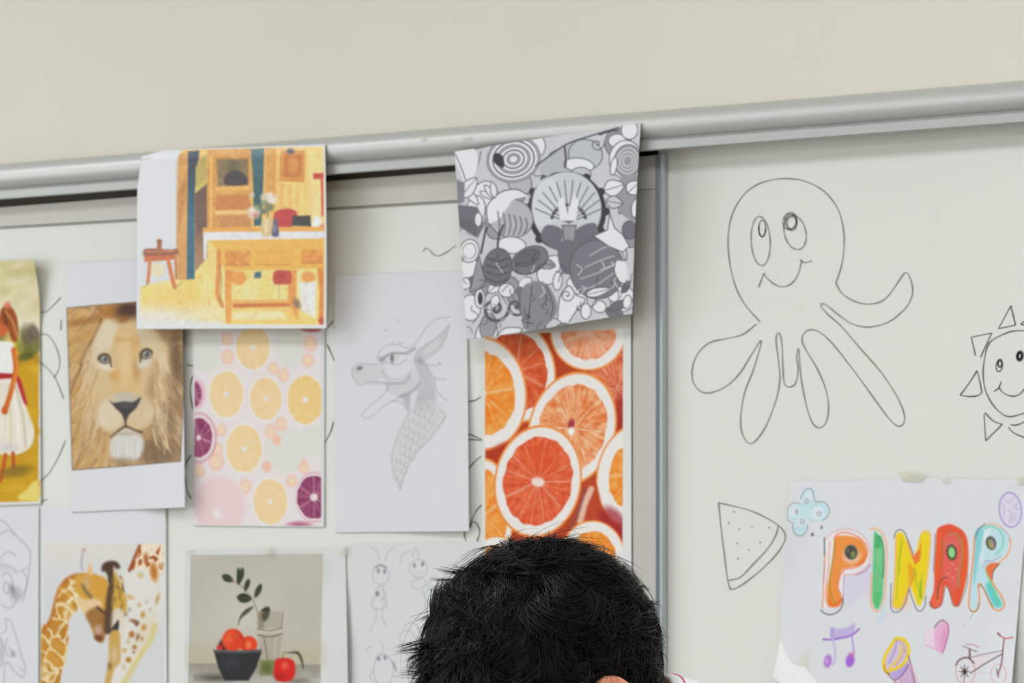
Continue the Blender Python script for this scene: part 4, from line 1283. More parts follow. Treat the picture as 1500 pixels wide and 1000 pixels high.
def art_still(A):
    A.T(4.545, 250, 780)
    A.poly([(136, 148), (1016, 140), (994, 1010), (990, 1500), (108, 1500), (120, 1000)], lambda x, y: blend(blend((178, 175, 163), (197, 192, 181), 1 - np.hypot((x - 480) / 420, (y - 560) / 380)), (188, 183, 170), fbm(x * .006, y * .006, 3) * 1.4 - .4), 2)
    A.ell(820, 260, 180, 100, (186, 184, 174), 0, 30, .6)
    A.poly([(124, 770), (1003, 760), (1000, 872), (122, 868)], (186, 172, 142), 26, .7)
    A.poly([(122, 868), (998, 876), (990, 1500), (110, 1500)], lambda x, y: blend((150, 144, 132), (176, 172, 164), (y - 900) / 80 + fbm(x * .02, y * .02, 4) - .5), 3)
    A.ell(300, 965, 110, 22, (70, 64, 58), 0, 9, .85)
    A.ell(840, 988, 60, 14, (84, 74, 66), 0, 8, .7)
    # stem and leaves
    A.line([(420, 325), (455, 340), (500, 385), (545, 440), (575, 520), (610, 640), (650, 850)], 1.4, (128, 122, 96), .9)
    gr = (48, 56, 36)
    for (x, y, L_, wd, rt) in ((342, 284, 84, 26, 28), (480, 232, 120, 22, 105), (522, 305, 90, 18, 108), (604, 340, 104, 20, 115), (440, 428, 100, 34, 8), (652, 492, 110, 34, 118)):
        r = R(rt)
        q = [(x + u * L_ * math.cos(r) - v * wd * math.sin(r), y + u * L_ * math.sin(r) + v * wd * math.cos(r)) for u, v in ((0, 0), (.3, -.9), (.7, -.8), (1, 0), (.7, .8), (.3, .9))]
        A.poly(q, gr, 2, 1, True)
        A.line([q[0], q[3]], 0.8, (92, 100, 66), .7)
    A.poly([(445, 232), (462, 260), (465, 330), (440, 320)], gr, 2, 1, True)
    A.poly([(552, 490), (500, 510), (462, 555), (448, 618), (470, 570), (520, 530)], (72, 74, 48), 2.2, 1, True)
    # glass
    A.poly([(575, 525), (750, 522), (738, 640), (745, 670), (728, 800), (718, 950), (590, 950), (588, 700), (576, 660)], (166, 158, 142), 2.5, .8)
    A.poly([(580, 530), (625, 525), (620, 640), (588, 640)], (128, 116, 98), 5, .7)
    A.poly([(650, 500), (652, 560), (620, 590), (610, 540)], (60, 60, 44), 3, .8, True)
    A.poly([(585, 640), (740, 636), (744, 672), (580, 676)], (196, 184, 168), 3, .9)
    A.line([(580, 640), (660, 652), (742, 634)], 1.6, (110, 92, 80), .8)
    A.line([(580, 680), (660, 692), (742, 672)], 2.0, (104, 90, 76), .8)
    A.poly([(590, 850), (722, 842), (718, 948), (592, 950)], (110, 118, 66), 4, .85)
    A.ell(640, 900, 30, 34, (84, 98, 44), 0, 5, .7)
    A.line([(622, 700), (645, 840)], 1.4, (96, 88, 70), .8)
    A.line([(700, 700), (690, 850)], 2.2, (196, 192, 182), .6)
    A.line([(748, 530), (738, 640)], 1.4, (120, 112, 96), .8)
    # tomatoes in the bowl
    A.ell(350, 750, 30, 40, (60, 28, 26), 0, 4)
    A.ell(325, 765, 20, 20, (196, 40, 28), 0, 3)
    A.ell(415, 715, 72, 76, (214, 60, 28), 0, 3)
    A.ell(385, 705, 30, 44, (228, 100, 60), 20, 9, .7)
    A.ell(440, 685, 14, 12, (176, 100, 30), 0, 4, .7)
    A.ell(520, 745, 56, 58, (218, 62, 28), 0, 3)
    A.ell(520, 745, 16, 20, (244, 150, 96), 0, 6, .8)
    A.line([(445, 660), (480, 700), (480, 770)], 2, (160, 34, 20), .6, soft=4)
    A.poly([(285, 782), (440, 790), (600, 778), (606, 792), (570, 900), (520, 985), (360, 985), (318, 900)], (42, 42, 44), 2)
    A.poly([(284, 778), (440, 784), (604, 776), (600, 796), (440, 802), (290, 796)], (86, 88, 90), 2, .9)
    A.ell(400, 860, 60, 50, (58, 58, 62), 0, 14, .6)
    # single tomato with a leaf
    A.poly([(690, 880), (700, 845), (750, 832), (810, 845), (830, 890), (822, 960), (780, 990), (710, 985), (686, 940)], (206, 34, 28), 2.5, 1, True)
    A.ell(760, 885, 20, 24, (232, 110, 84), 0, 7, .8)
    A.ell(730, 960, 30, 20, (150, 20, 20), 0, 8, .6)
    A.line([(748, 835), (752, 800), (790, 798)], 1.4, (110, 104, 70), .9)
    A.poly([(780, 800), (820, 790), (856, 796), (880, 850), (884, 910), (864, 850), (840, 808)], (60, 62, 46), 2.4, .95, True)
    A.grain(6, 0.5, 6)
    A.T(1, 0, 0)
    A.line([(280, 812), (277, 1000)], 1.0, (150, 148, 136), .6)


def art_ants(A):
    """Light pencil sketches of little long-legged ants."""
    A.T(4.346, 480, 770)
    c = (158, 160, 164)
    d = (110, 112, 116)
    L = [[(275, 132), (310, 160), (330, 215)], [(420, 135), (385, 165), (360, 225)], ring(338, 312, 52, 64, 0),
         [(300, 265), (330, 250), (370, 262)], [(340, 378), (310, 410), (305, 445)], [(345, 378), (370, 440), (375, 530)], ring(322, 490, 40, 44, 10), [(350, 400), (360, 450), (335, 480)],
         [(308, 525), (305, 590), (270, 665)], [(350, 530), (350, 590), (375, 635)],
         [(460, 235), (475, 180), (520, 160)], [(540, 190), (555, 145), (580, 180), (570, 215)], ring(578, 270, 58, 56, 0), [(600, 330), (560, 345), (530, 375), (570, 405)], [(610, 330), (625, 370), (600, 400), (620, 460)],
         [(625, 375), (665, 390), (690, 395)], [(640, 370), (665, 325), (650, 350)], ring(662, 440, 42, 46, 30), [(620, 470), (620, 560), (600, 610)], [(640, 480), (670, 550), (700, 600)],
         [(750, 270), (790, 245), (830, 265), (850, 320)], [(735, 380), (745, 320), (790, 300), (820, 320)], ring(860, 400, 60, 70, 0),
         [(485, 640), (530, 615), (575, 640), (600, 700)], ring(505, 720, 48, 56, 0), [(330, 730), (350, 760), (348, 790)], [(245, 800), (255, 775), (275, 768)], ring(355, 920, 62, 100, 0), [(300, 860), (330, 815), (380, 830), (430, 900)],
         [(290, 920), (270, 960), (290, 990)]]
    for p in L:
        A.line(p, 1.4, c, 0.58, soft=1.9)
    for (x, y, rx, ry, rt) in ((322, 285, 9, 14, 0), (362, 290, 9, 13, 0), (552, 252, 8, 13, 0), (604, 242, 9, 14, 10), (316, 430, 12, 14, 20), (812, 385, 9, 16, 0), (580, 730, 14, 9, 10), (325, 845, 9, 12, 0), (365, 840, 9, 12, 0)):
        A.ell(x, y, rx, ry, d, rt, 3, .85)
    A.line([(305, 265), (335, 250), (372, 268)], 2.6, (130, 132, 136), .7, soft=3)
    A.line([(420, 870), (435, 920)], 2.6, (130, 132, 136), .7, soft=3)
    A.line([(555, 290), (580, 298), (605, 285)], 1, c, .5)
    A.line([(890, 220), (915, 226)], 1.2, c, .5)
    A.grain(3, .3, 6)


def art_name(A):
    W = (214, 216, 220)
    A.grain(4, .05, 4)
    # lilac shading left of the I
    A.T(6.25, 1190, 750)
    A.poly([(300, 600), (540, 480), (540, 700), (440, 760), (330, 860), (300, 760)], (206, 200, 222), 14, .8, True)
    # P
    outer = [(120, 240), (180, 190), (300, 165), (420, 200), (500, 270), (530, 370), (500, 480), (420, 550), (300, 575), (285, 590), (290, 720), (275, 850), (190, 880), (100, 870), (90, 800), (110, 500)]
    A.poly(outer, (226, 222, 224), 3, 1)
    A.poly([(210, 230), (280, 215), (360, 220), (440, 250), (480, 300), (500, 370), (460, 460), (380, 500), (280, 520), (250, 600), (235, 700), (270, 780), (250, 840), (180, 860), (135, 820), (135, 690), (170, 540), (190, 380)], (232, 142, 66), 3, 1, True)
    A.poly([(390, 490), (460, 430), (500, 370), (470, 460)], (238, 110, 30), 3, .9, True)
    A.ell(360, 400, 80, 70, (230, 190, 170), 0, 7, .85)
    A.poly([(150, 780), (200, 840), (270, 780), (275, 820), (230, 865), (150, 860)], (232, 108, 40), 4, .9, True)
    A.line([(205, 250), (195, 400), (165, 560), (160, 700), (185, 790), (215, 830)], 2.3, (166, 138, 40), .8, soft=2)
    A.line([(120, 250), (180, 190), (300, 150), (420, 180), (500, 260), (535, 370), (505, 490), (410, 560), (300, 572), (275, 540)], 1.6, (226, 170, 164), .9, soft=2)
    A.line([(200, 240), (230, 200), (310, 185), (420, 225), (485, 290), (505, 370), (465, 465), (380, 510), (300, 520), (250, 590), (235, 690), (262, 750)], 1.8, (232, 110, 84), .85, soft=2)
    A.line([(160, 270), (150, 480), (130, 650), (122, 800), (150, 860)], 1.8, (236, 150, 130), .85, soft=2)
    A.line([(110, 235), (112, 400)], 2.0, (96, 100, 110), .9)
    A.line([(118, 380), (105, 600), (92, 870)], 1.7, (228, 134, 90), .9)
    A.line([(110, 450), (105, 640)], 1.0, (150, 110, 150), .6)
    A.line([(290, 580), (285, 720), (278, 820)], 1.6, (190, 130, 190), .8)
    A.line([(78, 895), (120, 930), (180, 935), (240, 905), (275, 850), (280, 790)], 1.9, (104, 108, 120), .95)
    A.line([(535, 480), (480, 540), (400, 572)], 1.4, (150, 100, 150), .7)
    A.ell(355, 366, 56, 64, (70, 68, 66), -10, 2.5)
    A.rim(355, 366, 58, 66, 1.4, (120, 116, 100), -10)
    A.ell(372, 385, 22, 30, (130, 146, 70), 10, 3, .9)
    A.ell(325, 350, 10, 16, (130, 134, 134), 0, 3, .7)
    # I
    A.poly([(565, 190), (600, 200), (640, 240), (655, 400), (655, 600), (640, 760), (620, 850), (590, 890), (560, 850), (545, 760), (552, 500)], (106, 190, 130), 3, 1, True)
    A.poly([(575, 200), (620, 230), (630, 330), (570, 330)], (70, 168, 104), 4, .8)
    A.poly([(560, 740), (640, 740), (615, 860), (580, 870)], (84, 184, 110), 5, .8, True)
    A.ell(605, 420, 14, 60, (140, 206, 156), 0, 6, .7)
    A.line([(610, 220), (648, 300), (655, 450), (648, 600)], 1.6, (50, 110, 74), .8)
    A.line([(530, 155), (570, 148), (620, 170), (660, 230), (680, 350), (672, 600), (660, 760), (630, 880), (590, 908), (550, 880), (532, 780), (545, 560)], 2.4, (236, 172, 130), .9, soft=2)
    A.poly([(640, 830), (665, 900), (640, 1000), (600, 1000), (610, 930)], (190, 212, 226), 8, .7, True)
    # N
    A.poly([(770, 200), (800, 180), (840, 200), (930, 460), (975, 250), (1000, 195), (1035, 175), (1068, 190), (1076, 240), (1064, 420), (1045, 600), (1015, 780), (990, 855), (960, 850), (890, 650), (830, 850), (780, 880), (745, 850), (760, 600), (765, 400)], (240, 204, 30), 3, 1)
    A.poly([(900, 380), (925, 400), (975, 340), (1000, 280), (985, 440), (940, 480)], (236, 110, 40), 3, .95)
    A.poly([(870, 470), (900, 480), (960, 560), (900, 680), (850, 840), (830, 850), (890, 640)], (240, 130, 40), 4, .6)
    for p, col in (([(820, 260), (800, 400), (790, 560)], (150, 186, 30)), ([(790, 420), (780, 620), (765, 800)], (176, 196, 30)), ([(940, 520), (950, 640), (1000, 780)], (156, 192, 40)), ([(1004, 560), (990, 680), (980, 790)], (170, 196, 40)), ([(992, 640), (988, 780)], (130, 176, 40))):
        A.line(p, 3, col, .75, soft=3)
    A.line([(765, 215), (760, 500), (745, 720), (740, 850), (780, 880), (830, 850), (885, 690), (880, 600)], 2.0, (240, 168, 60), .9, soft=2)
    A.line([(870, 260), (915, 400), (950, 440), (985, 340)], 2.4, (240, 130, 50), .8, soft=2)
    A.line([(975, 340), (992, 215), (1030, 172), (1070, 185), (1080, 240), (1066, 440), (1045, 620), (1015, 790)], 2.0, (240, 180, 70), .9, soft=2)
    A.ell(860, 830, 34, 60, (240, 190, 170), 20, 10, .6)
    A.line([(748, 235), (760, 185), (800, 160), (840, 180), (885, 280), (925, 385)], 1.6, (104, 112, 120), .9)
    A.line([(722, 650), (718, 850), (735, 905), (780, 915), (830, 870), (860, 800), (885, 700), (910, 780), (950, 880), (975, 905), (1010, 890), (1030, 850), (1040, 770)], 1.7, (116, 122, 126), .9)
    # A
    A.T(6.25, 1340, 750)
    A.poly([(205, 160), (250, 125), (320, 108), (380, 130), (440, 170), (480, 250), (488, 400), (480, 560), (450, 700), (410, 850), (365, 855), (335, 790), (310, 700), (275, 675), (260, 760), (240, 850), (180, 880), (140, 850), (145, 800), (175, 700), (180, 500), (195, 300)], (222, 84, 54), 3, 1, True)
    A.poly([(260, 230), (330, 195), (400, 230), (425, 300), (420, 500), (390, 680), (340, 720), (300, 640), (250, 610), (262, 400)], (220, 96, 88), 4, .9, True)
    A.poly([(205, 200), (250, 180), (250, 400), (200, 600), (185, 500)], (232, 92, 40), 5, .8, True)
    A.poly([(430, 250), (480, 300), (480, 520), (440, 720), (420, 600)], (226, 92, 44), 5, .8, True)
    A.poly([(160, 830), (200, 700), (240, 660), (250, 760), (230, 850), (180, 870)], (228, 104, 72), 4, .8, True)
    A.line([(320, 200), (370, 195), (415, 240), (435, 320), (430, 430), (405, 540), (400, 680)], 2.4, (150, 150, 100), .75, soft=2.5)
    A.line([(255, 250), (250, 400), (240, 520)], 2.4, (160, 110, 80), .7, soft=2.5)
    A.line([(290, 595), (245, 620), (215, 690), (205, 790)], 2.0, (120, 66, 50), .8, soft=2)
    A.line([(188, 200), (180, 400), (170, 540)], 1.5, (110, 108, 116), .7)
    A.line([(190, 880), (240, 850), (262, 770), (275, 690), (300, 690), (325, 750), (345, 840), (365, 858), (400, 845)], 1.3, (110, 66, 56), .7)
    A.line([(487, 570), (480, 650), (455, 740), (420, 820), (400, 850)], 1.3, (130, 128, 132), .8)
    A.line([(135, 820), (150, 865), (185, 882)], 1.5, (110, 80, 80), .8)
    A.ell(340, 290, 50, 20, (200, 120, 110), 0, 7, .7)
    A.ell(338, 368, 48, 70, (60, 52, 44), -6, 2.5)
    A.ell(338, 368, 32, 52, (140, 206, 136), -6, 3)
    for (x, y) in ((345, 475), (300, 560), (380, 520), (350, 600)):
        A.ell(x, y, 12, 7, (230, 170, 160), 30, 3, .6)
    # R
    A.poly([(540, 230), (580, 150), (660, 115), (760, 130), (830, 180), (865, 260), (840, 360), (770, 430), (690, 470), (650, 520), (690, 620), (760, 720), (810, 820), (780, 880), (720, 870), (660, 760), (610, 660), (590, 680), (580, 820), (550, 890), (510, 880), (500, 800), (520, 560), (535, 380)], (188, 216, 224), 3, 1, True)
    A.poly([(560, 180), (625, 150), (605, 300), (580, 450), (550, 640), (535, 620), (545, 400)], (122, 196, 204), 5, .85, True)
    A.poly([(650, 170), (700, 150), (640, 300), (620, 480), (600, 400), (620, 250)], (222, 226, 232), 5, .8, True)
    A.line([(640, 140), (700, 130), (770, 160), (805, 220), (810, 290), (780, 350), (745, 380)], 3.2, (122, 204, 180), .8, soft=3)
    A.line([(620, 180), (615, 280), (600, 370)], 2.4, (130, 206, 196), .7, soft=3)
    A.poly([(650, 680), (690, 640), (740, 740), (800, 830), (780, 870), (730, 860), (690, 790)], (84, 196, 190), 5, .85, True)
    A.line([(650, 530), (690, 630), (740, 740), (770, 830)], 2.6, (110, 200, 130), .8, soft=3)
    A.poly([(655, 500), (700, 465), (770, 470), (720, 540), (700, 620), (680, 590), (655, 540)], (226, 116, 66), 3, 1, True)
    A.line([(775, 468), (720, 540), (705, 630)], 1.4, (96, 66, 60), .8)
    A.line([(640, 450), (720, 440), (790, 400)], 1.6, (150, 160, 196), .8)
    A.line([(625, 500), (640, 460), (680, 440)], 2.0, (160, 170, 200), .6, soft=3)
    A.line([(635, 112), (680, 105), (760, 118), (800, 148)], 1.6, (236, 160, 120), .9)
    A.line([(550, 250), (570, 180), (600, 140), (640, 112)], 1.7, (90, 100, 106), .85)
    A.line([(800, 150), (850, 200), (870, 270)], 1.2, (150, 130, 170), .7)
    A.line([(878, 240), (875, 320), (840, 400), (770, 460)], 1.9, (238, 160, 100), .95)
    A.line([(548, 240), (535, 420), (515, 600), (500, 760), (495, 850), (520, 905), (560, 900), (585, 850), (592, 760), (580, 680), (595, 655), (625, 690), (670, 790), (710, 870), (760, 900), (805, 880), (820, 830), (790, 760), (740, 690), (700, 620)], 2.2, (234, 146, 84), .95)
    A.line([(590, 690), (600, 660), (640, 720), (690, 820), (720, 870)], 1.2, (110, 90, 70), .6)
    A.line([(505, 890), (530, 912), (570, 895), (592, 830)], 1.4, (120, 96, 60), .7)
    A.ell(698, 282, 46, 62, (70, 70, 60), -14, 2.5)
    A.ell(702, 286, 28, 44, (150, 140, 140), -14, 3)
    A.ell(685, 290, 14, 30, (140, 156, 70), -14, 3, .9)
    A.ell(705, 312, 12, 12, (206, 170, 90), 0, 3, .8)
    A.line([(530, 930), (515, 960), (500, 975)], 1, (170, 172, 160), .7)
    # basketball-like striped ball
    A.T(5.882, 1330, 670)
    A.ell(882, 450, 96, 150, (214, 206, 226), -6, 4, .8)
    A.rim(882, 450, 96, 150, 2.2, (164, 146, 206), -6, .9)
    for p in ([(820, 340), (870, 385), (930, 325)], [(810, 380), (830, 440), (822, 520)], [(905, 430), (935, 385), (940, 440), (965, 450)], [(905, 430), (950, 450)], [(865, 450), (890, 490), (880, 560)], [(890, 490), (920, 480), (945, 490)], [(900, 560), (905, 500)], [(870, 560), (885, 500)], [(930, 550), (920, 500)]):
        A.line(p, 1.2, (176, 170, 196), .75)
    # flower
    A.T(10, 1140, 700)
    for (x, y, rx, ry) in ((445, 270, 90, 110), (260, 510, 110, 140), (630, 480, 110, 120), (315, 730, 100, 110), (430, 500, 120, 120)):
        A.ell(x, y, rx, ry, (196, 220, 228), 0, 3)
    for (x, y, rx, ry) in ((450, 290, 50, 80), (240, 480, 60, 70), (580, 500, 90, 80), (330, 640, 60, 60)):
        A.ell(x, y, rx, ry, (214, 220, 228), 0, 4, .9)
    for p in ([(340, 380), (400, 390)], [(460, 600), (540, 630), (620, 620)], [(500, 400), (600, 380), (680, 430), (690, 540)], [(240, 740), (330, 750), (390, 720)], [(480, 440), (520, 380), (490, 330)], [(300, 370), (350, 400)], [(200, 600), (280, 590)]):
        A.line(p, 2.0, (160, 210, 214), .75, soft=2)
    A.line([(330, 300), (380, 190), (450, 150), (510, 200), (540, 340), (620, 345), (700, 370), (745, 460), (730, 550), (655, 620)], 1.5, (130, 144, 152), .9)
    A.line([(310, 370), (220, 360), (150, 430), (135, 520), (150, 620), (220, 665)], 1.5, (150, 156, 160), .9)
    A.line([(210, 690), (230, 790), (290, 845), (370, 830), (420, 760), (430, 700)], 1.6, (130, 146, 156), .9)
    for (x, y, rx, ry) in ((420, 335, 24, 30), (598, 522, 28, 30), (355, 638, 26, 30), (270, 490, 12, 30)):
        A.rim(x, y, rx, ry, 1.4, (140, 140, 150), 0, .85)
    A.ell(500, 827, 20, 24, (84, 88, 92), 0, 2)
    A.ell(635, 722, 16, 22, (96, 96, 104), 20, 2)
    # music notes
    A.T(7.145, 1120, 860)
    A.poly([(695, 430), (780, 435), (870, 415), (935, 375), (945, 430), (915, 500), (780, 535), (705, 545)], (184, 168, 216), 4, .9, True)
    A.line([(705, 430), (705, 530)], 3.2, (158, 134, 206), .7, soft=3)
    A.line([(615, 543), (700, 547), (790, 530), (880, 512), (940, 480), (988, 435)], 3.0, (150, 110, 200), .95, soft=1.8)
    A.line([(715, 545), (735, 640), (740, 740), (715, 810)], 3.4, (196, 184, 222), .95, soft=2)
    A.line([(915, 510), (925, 600), (938, 690)], 2.2, (176, 140, 216), .95)
    A.ell(662, 772, 42, 68, (176, 120, 204), 10, 3)
    A.ell(650, 770, 14, 22, (214, 190, 226), 0, 3, .7)
    A.ell(895, 765, 46, 70, (160, 100, 206), 12, 3)
    A.ell(910, 700, 26, 22, (206, 110, 160), 20, 4, .8)
    # ice cream
    A.T(6.818, 1280, 880)
    A.poly([(250, 790), (350, 560), (420, 820), (600, 1400), (500, 1400), (330, 960), (200, 810)], (206, 176, 206), 4, 1)
    A.poly([(150, 690), (240, 650), (330, 600), (330, 680), (240, 780), (180, 750)], (180, 160, 214), 4, 1, True)
    A.poly([(215, 365), (290, 375), (340, 430), (350, 530), (310, 620), (220, 690), (150, 720), (105, 700), (95, 600), (130, 500), (180, 430)], (206, 190, 218), 3, 1, True)
    for p, cc, ww in (([(220, 375), (170, 450), (110, 560), (100, 660), (140, 720)], (240, 200, 20), 4.5), ([(230, 372), (290, 380), (340, 440), (345, 530), (300, 620), (230, 670), (160, 690)], (240, 204, 20), 4.5), ([(265, 450), (265, 520), (220, 600), (160, 660)], (240, 206, 40), 2.6),
                      ([(225, 400), (215, 480), (180, 560), (150, 620)], (150, 120, 190), 1.5), ([(300, 470), (280, 560), (220, 640)], (210, 140, 60), 1.2), ([(235, 390), (290, 420), (320, 520)], (214, 150, 60), 1.2), ([(105, 640), (115, 700), (150, 730)], (206, 150, 10), 3)):
        A.line(p, ww, cc, .9, soft=1.8)
    A.line([(140, 720), (190, 780), (250, 770), (310, 700), (345, 640)], 1.7, (120, 80, 110), .85)
    A.line([(345, 540), (370, 640), (410, 820), (560, 1300)], 1.6, (130, 80, 100), .85)
    A.line([(200, 790), (330, 1000), (480, 1400)], 1.6, (130, 80, 100), .7)
    A.line([(370, 650), (400, 720), (440, 820)], 3, (226, 170, 190), .6, soft=3)
    for k in range(5):
        A.line([(260 + 30 * k, 760 - 30 * k), (300 + 35 * k, 900)], 1, (166, 130, 176), .6)
    # heart
    A.poly([(600, 270), (630, 220), (690, 190), (735, 230), (742, 320), (715, 430), (685, 525), (600, 480), (530, 440), (500, 380), (510, 310), (550, 280)], (226, 208, 220), 3, 1, True)
    A.poly([(610, 280), (650, 215), (700, 195), (738, 250), (735, 340), (690, 500), (610, 460)], (222, 170, 204), 4, .9, True)
    A.ell(700, 370, 24, 90, (214, 130, 180), 12, 8, .7)
    A.line([(605, 265), (640, 215), (690, 190)], 2.0, (120, 110, 124), .9)
    A.line([(690, 190), (735, 230), (745, 310), (720, 420), (685, 520)], 1.7, (166, 90, 140), .85)
    A.line([(685, 520), (590, 470), (520, 440)], 1.6, (220, 150, 190), .8)
    A.line([(575, 285), (530, 290), (502, 340), (505, 400)], 1.3, (200, 196, 204), .8)
    # bicycle
    r_, dk = (206, 130, 140), (84, 66, 70)
    A.poly([(950, 560), (1280, 500), (1010, 700)], (224, 208, 214), 4, .6)
    A.rim(915, 700, 98, 140, 1.6, (214, 160, 168), 0, .85)
    A.rim(915, 700, 78, 116, 1.0, (226, 190, 196), 0, .6)
    A.line([(820, 640), (850, 590), (900, 568), (950, 570), (1000, 620)], 2.2, dk, .85)
    A.rim(1245, 730, 76, 100, 1.5, (220, 160, 166), 0, .85)
    for t in range(0, 360, 45):
        A.line([(905, 705), (905 + 50 * math.cos(R(t)), 705 + 66 * math.sin(R(t)))], 1.5, (80, 60, 60), .85)
    A.ell(908, 705, 22, 26, (70, 50, 46), 0, 3, .9)
    A.line([(965, 720), (1120, 620), (1280, 530)], 1.9, (90, 76, 84), .85)
    A.line([(975, 560), (1130, 525), (1285, 495)], 1.6, (140, 124, 134), .85)
    A.line([(957, 570), (958, 480)], 2.6, (110, 60, 66), .9)
    A.line([(895, 450), (960, 480), (1030, 505)], 1.6, (120, 112, 116), .85)
    A.line([(920, 430), (985, 435), (1050, 462)], 1.9, (206, 150, 164), .85)
    A.line([(1238, 740), (1275, 620), (1290, 480), (1300, 380)], 2.0, (120, 70, 76), .9)
    A.line([(1235, 322), (1270, 350), (1320, 375), (1390, 362)], 2.4, (196, 110, 110), .9)
    A.line([(1242, 320), (1262, 345)], 2.4, (110, 80, 80), .8)
    A.line([(1030, 718), (1170, 722)], 1.0, (190, 184, 190), .8)
    A.line([(1225, 680), (1245, 760)], 1.6, (90, 66, 60), .8)
    A.line([(900, 780), (895, 830)], 1.8, (200, 120, 130), .8)
    A.ell(905, 236, 8, 8, (180, 182, 184), 0, 2, .7)
    A.line([(985, 130), (960, 180)], 1, (178, 180, 176), .7)
    # letter tape yellowing at the left
    A.T(1, 0, 0)
    A.ell(1178, 972, 8, 18, (206, 210, 190), 20, 8, .6)
# ------------------------------------------------------------------ the sheets of paper
PAPER = (212, 213, 216)


def sheet(name, label, quad, off, art=None, paper=PAPER, m='print', warp=None, step=1.1, cat='sheet', group=None, mark=None):
    """quad: picture corners top-left, top-right, bottom-right, bottom-left. off(s, t): distance from the wall."""
    q = np.asarray(quad, dtype=np.float64)
    wpx = max(np.hypot(*(q[1] - q[0])), np.hypot(*(q[2] - q[3])))
    hpx = max(np.hypot(*(q[3] - q[0])), np.hypot(*(q[2] - q[1])))
    nu, nv = int(wpx / step) + 1, int(hpx / step) + 1
    s, t = np.meshgrid(np.linspace(0, 1, nu), np.linspace(0, 1, nv))
    px = (q[0][0] * (1 - s) + q[1][0] * s) * (1 - t) + (q[3][0] * (1 - s) + q[2][0] * s) * t
    py = (q[0][1] * (1 - s) + q[1][1] * s) * (1 - t) + (q[3][1] * (1 - s) + q[2][1] * s) * t
    if warp is not None:
        px, py = warp(s, t, px, py)
    A = Art(px, py, paper)
    if art:
        art(A)
    P = wall_pt(px, py, off(s, t)).reshape(-1, 3)
    n = nu * nv
    # back side, 0.25 mm behind, with the same outline
    Pb = P.copy()
    Pb[:, 1] += 0.00025
    org = Vector((float(P[:, 0].mean()), float(P[:, 1].mean()), float(P[:, 2].min())))
    idx = np.arange(n).reshape(nv, nu)
    f = np.stack([idx[:-1, :-1], idx[1:, :-1], idx[1:, 1:], idx[:-1, 1:]], -1).reshape(-1, 4)
    # coarse border ring for the thickness
    border = np.concatenate([idx[0, :], idx[1:, -1], idx[-1, -2::-1], idx[-2:0:-1, 0]])
    nb = len(border)
    V = np.vstack([P, Pb[border]]) - np.array(org)
    b2 = np.arange(nb) + n
    sk = np.stack([border, np.roll(border, -1), np.roll(b2, -1), b2], -1)
    F = np.vstack([f, sk])
    me = bpy.data.meshes.new(name)
    me.vertices.add(len(V)); me.vertices.foreach_set('co', V.astype(np.float32).ravel())
    me.loops.add(F.size); me.loops.foreach_set('vertex_index', F.astype(np.int32).ravel())
    me.polygons.add(len(F)); me.polygons.foreach_set('loop_start', np.arange(0, F.size, 4, dtype=np.int32))
    me.update(calc_edges=True)
    me.polygons.foreach_set('use_smooth', np.concatenate([np.ones(len(f), bool), np.zeros(len(sk), bool)]))
    at = me.color_attributes.new('ink', 'FLOAT_COLOR', 'POINT')
    C = np.ones((len(V), 4), np.float32)
    C[:n, :3] = np.clip(s2l(np.clip(A.C, 0, 255)) / GAIN, 0, .93)
    C[n:, :3] = C[border, :3]
    at.data.foreach_set('color', C.ravel())
    me.validate()
    o = bpy.data.objects.new(name, me)
    COL.objects.link(o)
    o.location = org
    me.materials.append(M[m])
    tag(o, label, cat, group)
    return o


def tape(parent, quad, off, m='tape', label=None):
    P = [wall_pt(x, y, off) for x, y in quad]
    bm = bmesh.new()
    f = [bm.verts.new(p) for p in P]
    b = [bm.verts.new((p[0], p[1] + 0.00012, p[2])) for p in P]
    bm.faces.new(f); bm.faces.new(b[::-1])
    n = len(P)
    for i in range(n):
        j = (i + 1) % n
        bm.faces.new((f[i], b[i], b[j], f[j]))
    o = from_bm('tape', bm, M[m], parent)
    if label: o['label'] = label
    return o


def sstep(a, b, x):
    t = np.clip((x - a) / (b - a), 0, 1)
    return t * t * (3 - 2 * t)


LB1 = LBO + 0.0012


def wave(s, t, a, k=1.0, ph=0.0):
    return a * (0.5 + 0.5 * np.sin(3.1 * k * s + 2.3 * t + ph) * np.cos(2.0 * t * k + ph))


# --- girl in a field, curling top right corner
def off_girl(s, t):
    c = np.clip((s - 0.72) / 0.28, 0, 1) * np.clip((0.28 - t) / 0.28, 0, 1)
    return LB1 + 0.0008 + 0.014 * c ** 1.3 + wave(s, t, 0.001)


def warp_girl(s, t, px, py):
    c = np.clip((0.2 - t) / 0.2, 0, 1) ** 1.6 * sstep(0.6, 1, s)
    return px - 9 * c, py


sheet('painting_print', 'print of a girl in a white dress in a golden field, at the left edge', [(-128, 386), (58, 380), (60, 738), (-126, 744)], off_girl, art_girl, warp=warp_girl, cat='print')
sheet('pencil_sketch', 'pencil sketches of animal heads on white paper under the girl print', [(-126, 750), (57, 742), (56, 1118), (-126, 1130)], lambda s, t: LB1 + wave(s, t, 0.0012, 1, 1), art_creatures, (208, 210, 213), cat='sketch')
sheet('giraffe_print', 'print of two giraffes nuzzling on white paper below the lion', [(61, 742), (243, 736), (245, 1112), (59, 1118)], lambda s, t: LB1 + 0.0004 + wave(s, t, 0.0012, 1, 2), art_giraffe, (211, 212, 215), cat='print')


def off_lion(s, t):
    return LB1 + 0.003 + 0.010 * sstep(0.55, 1, s) * sstep(0.5, 1, t) + 0.004 * sstep(0.5, 1, s)


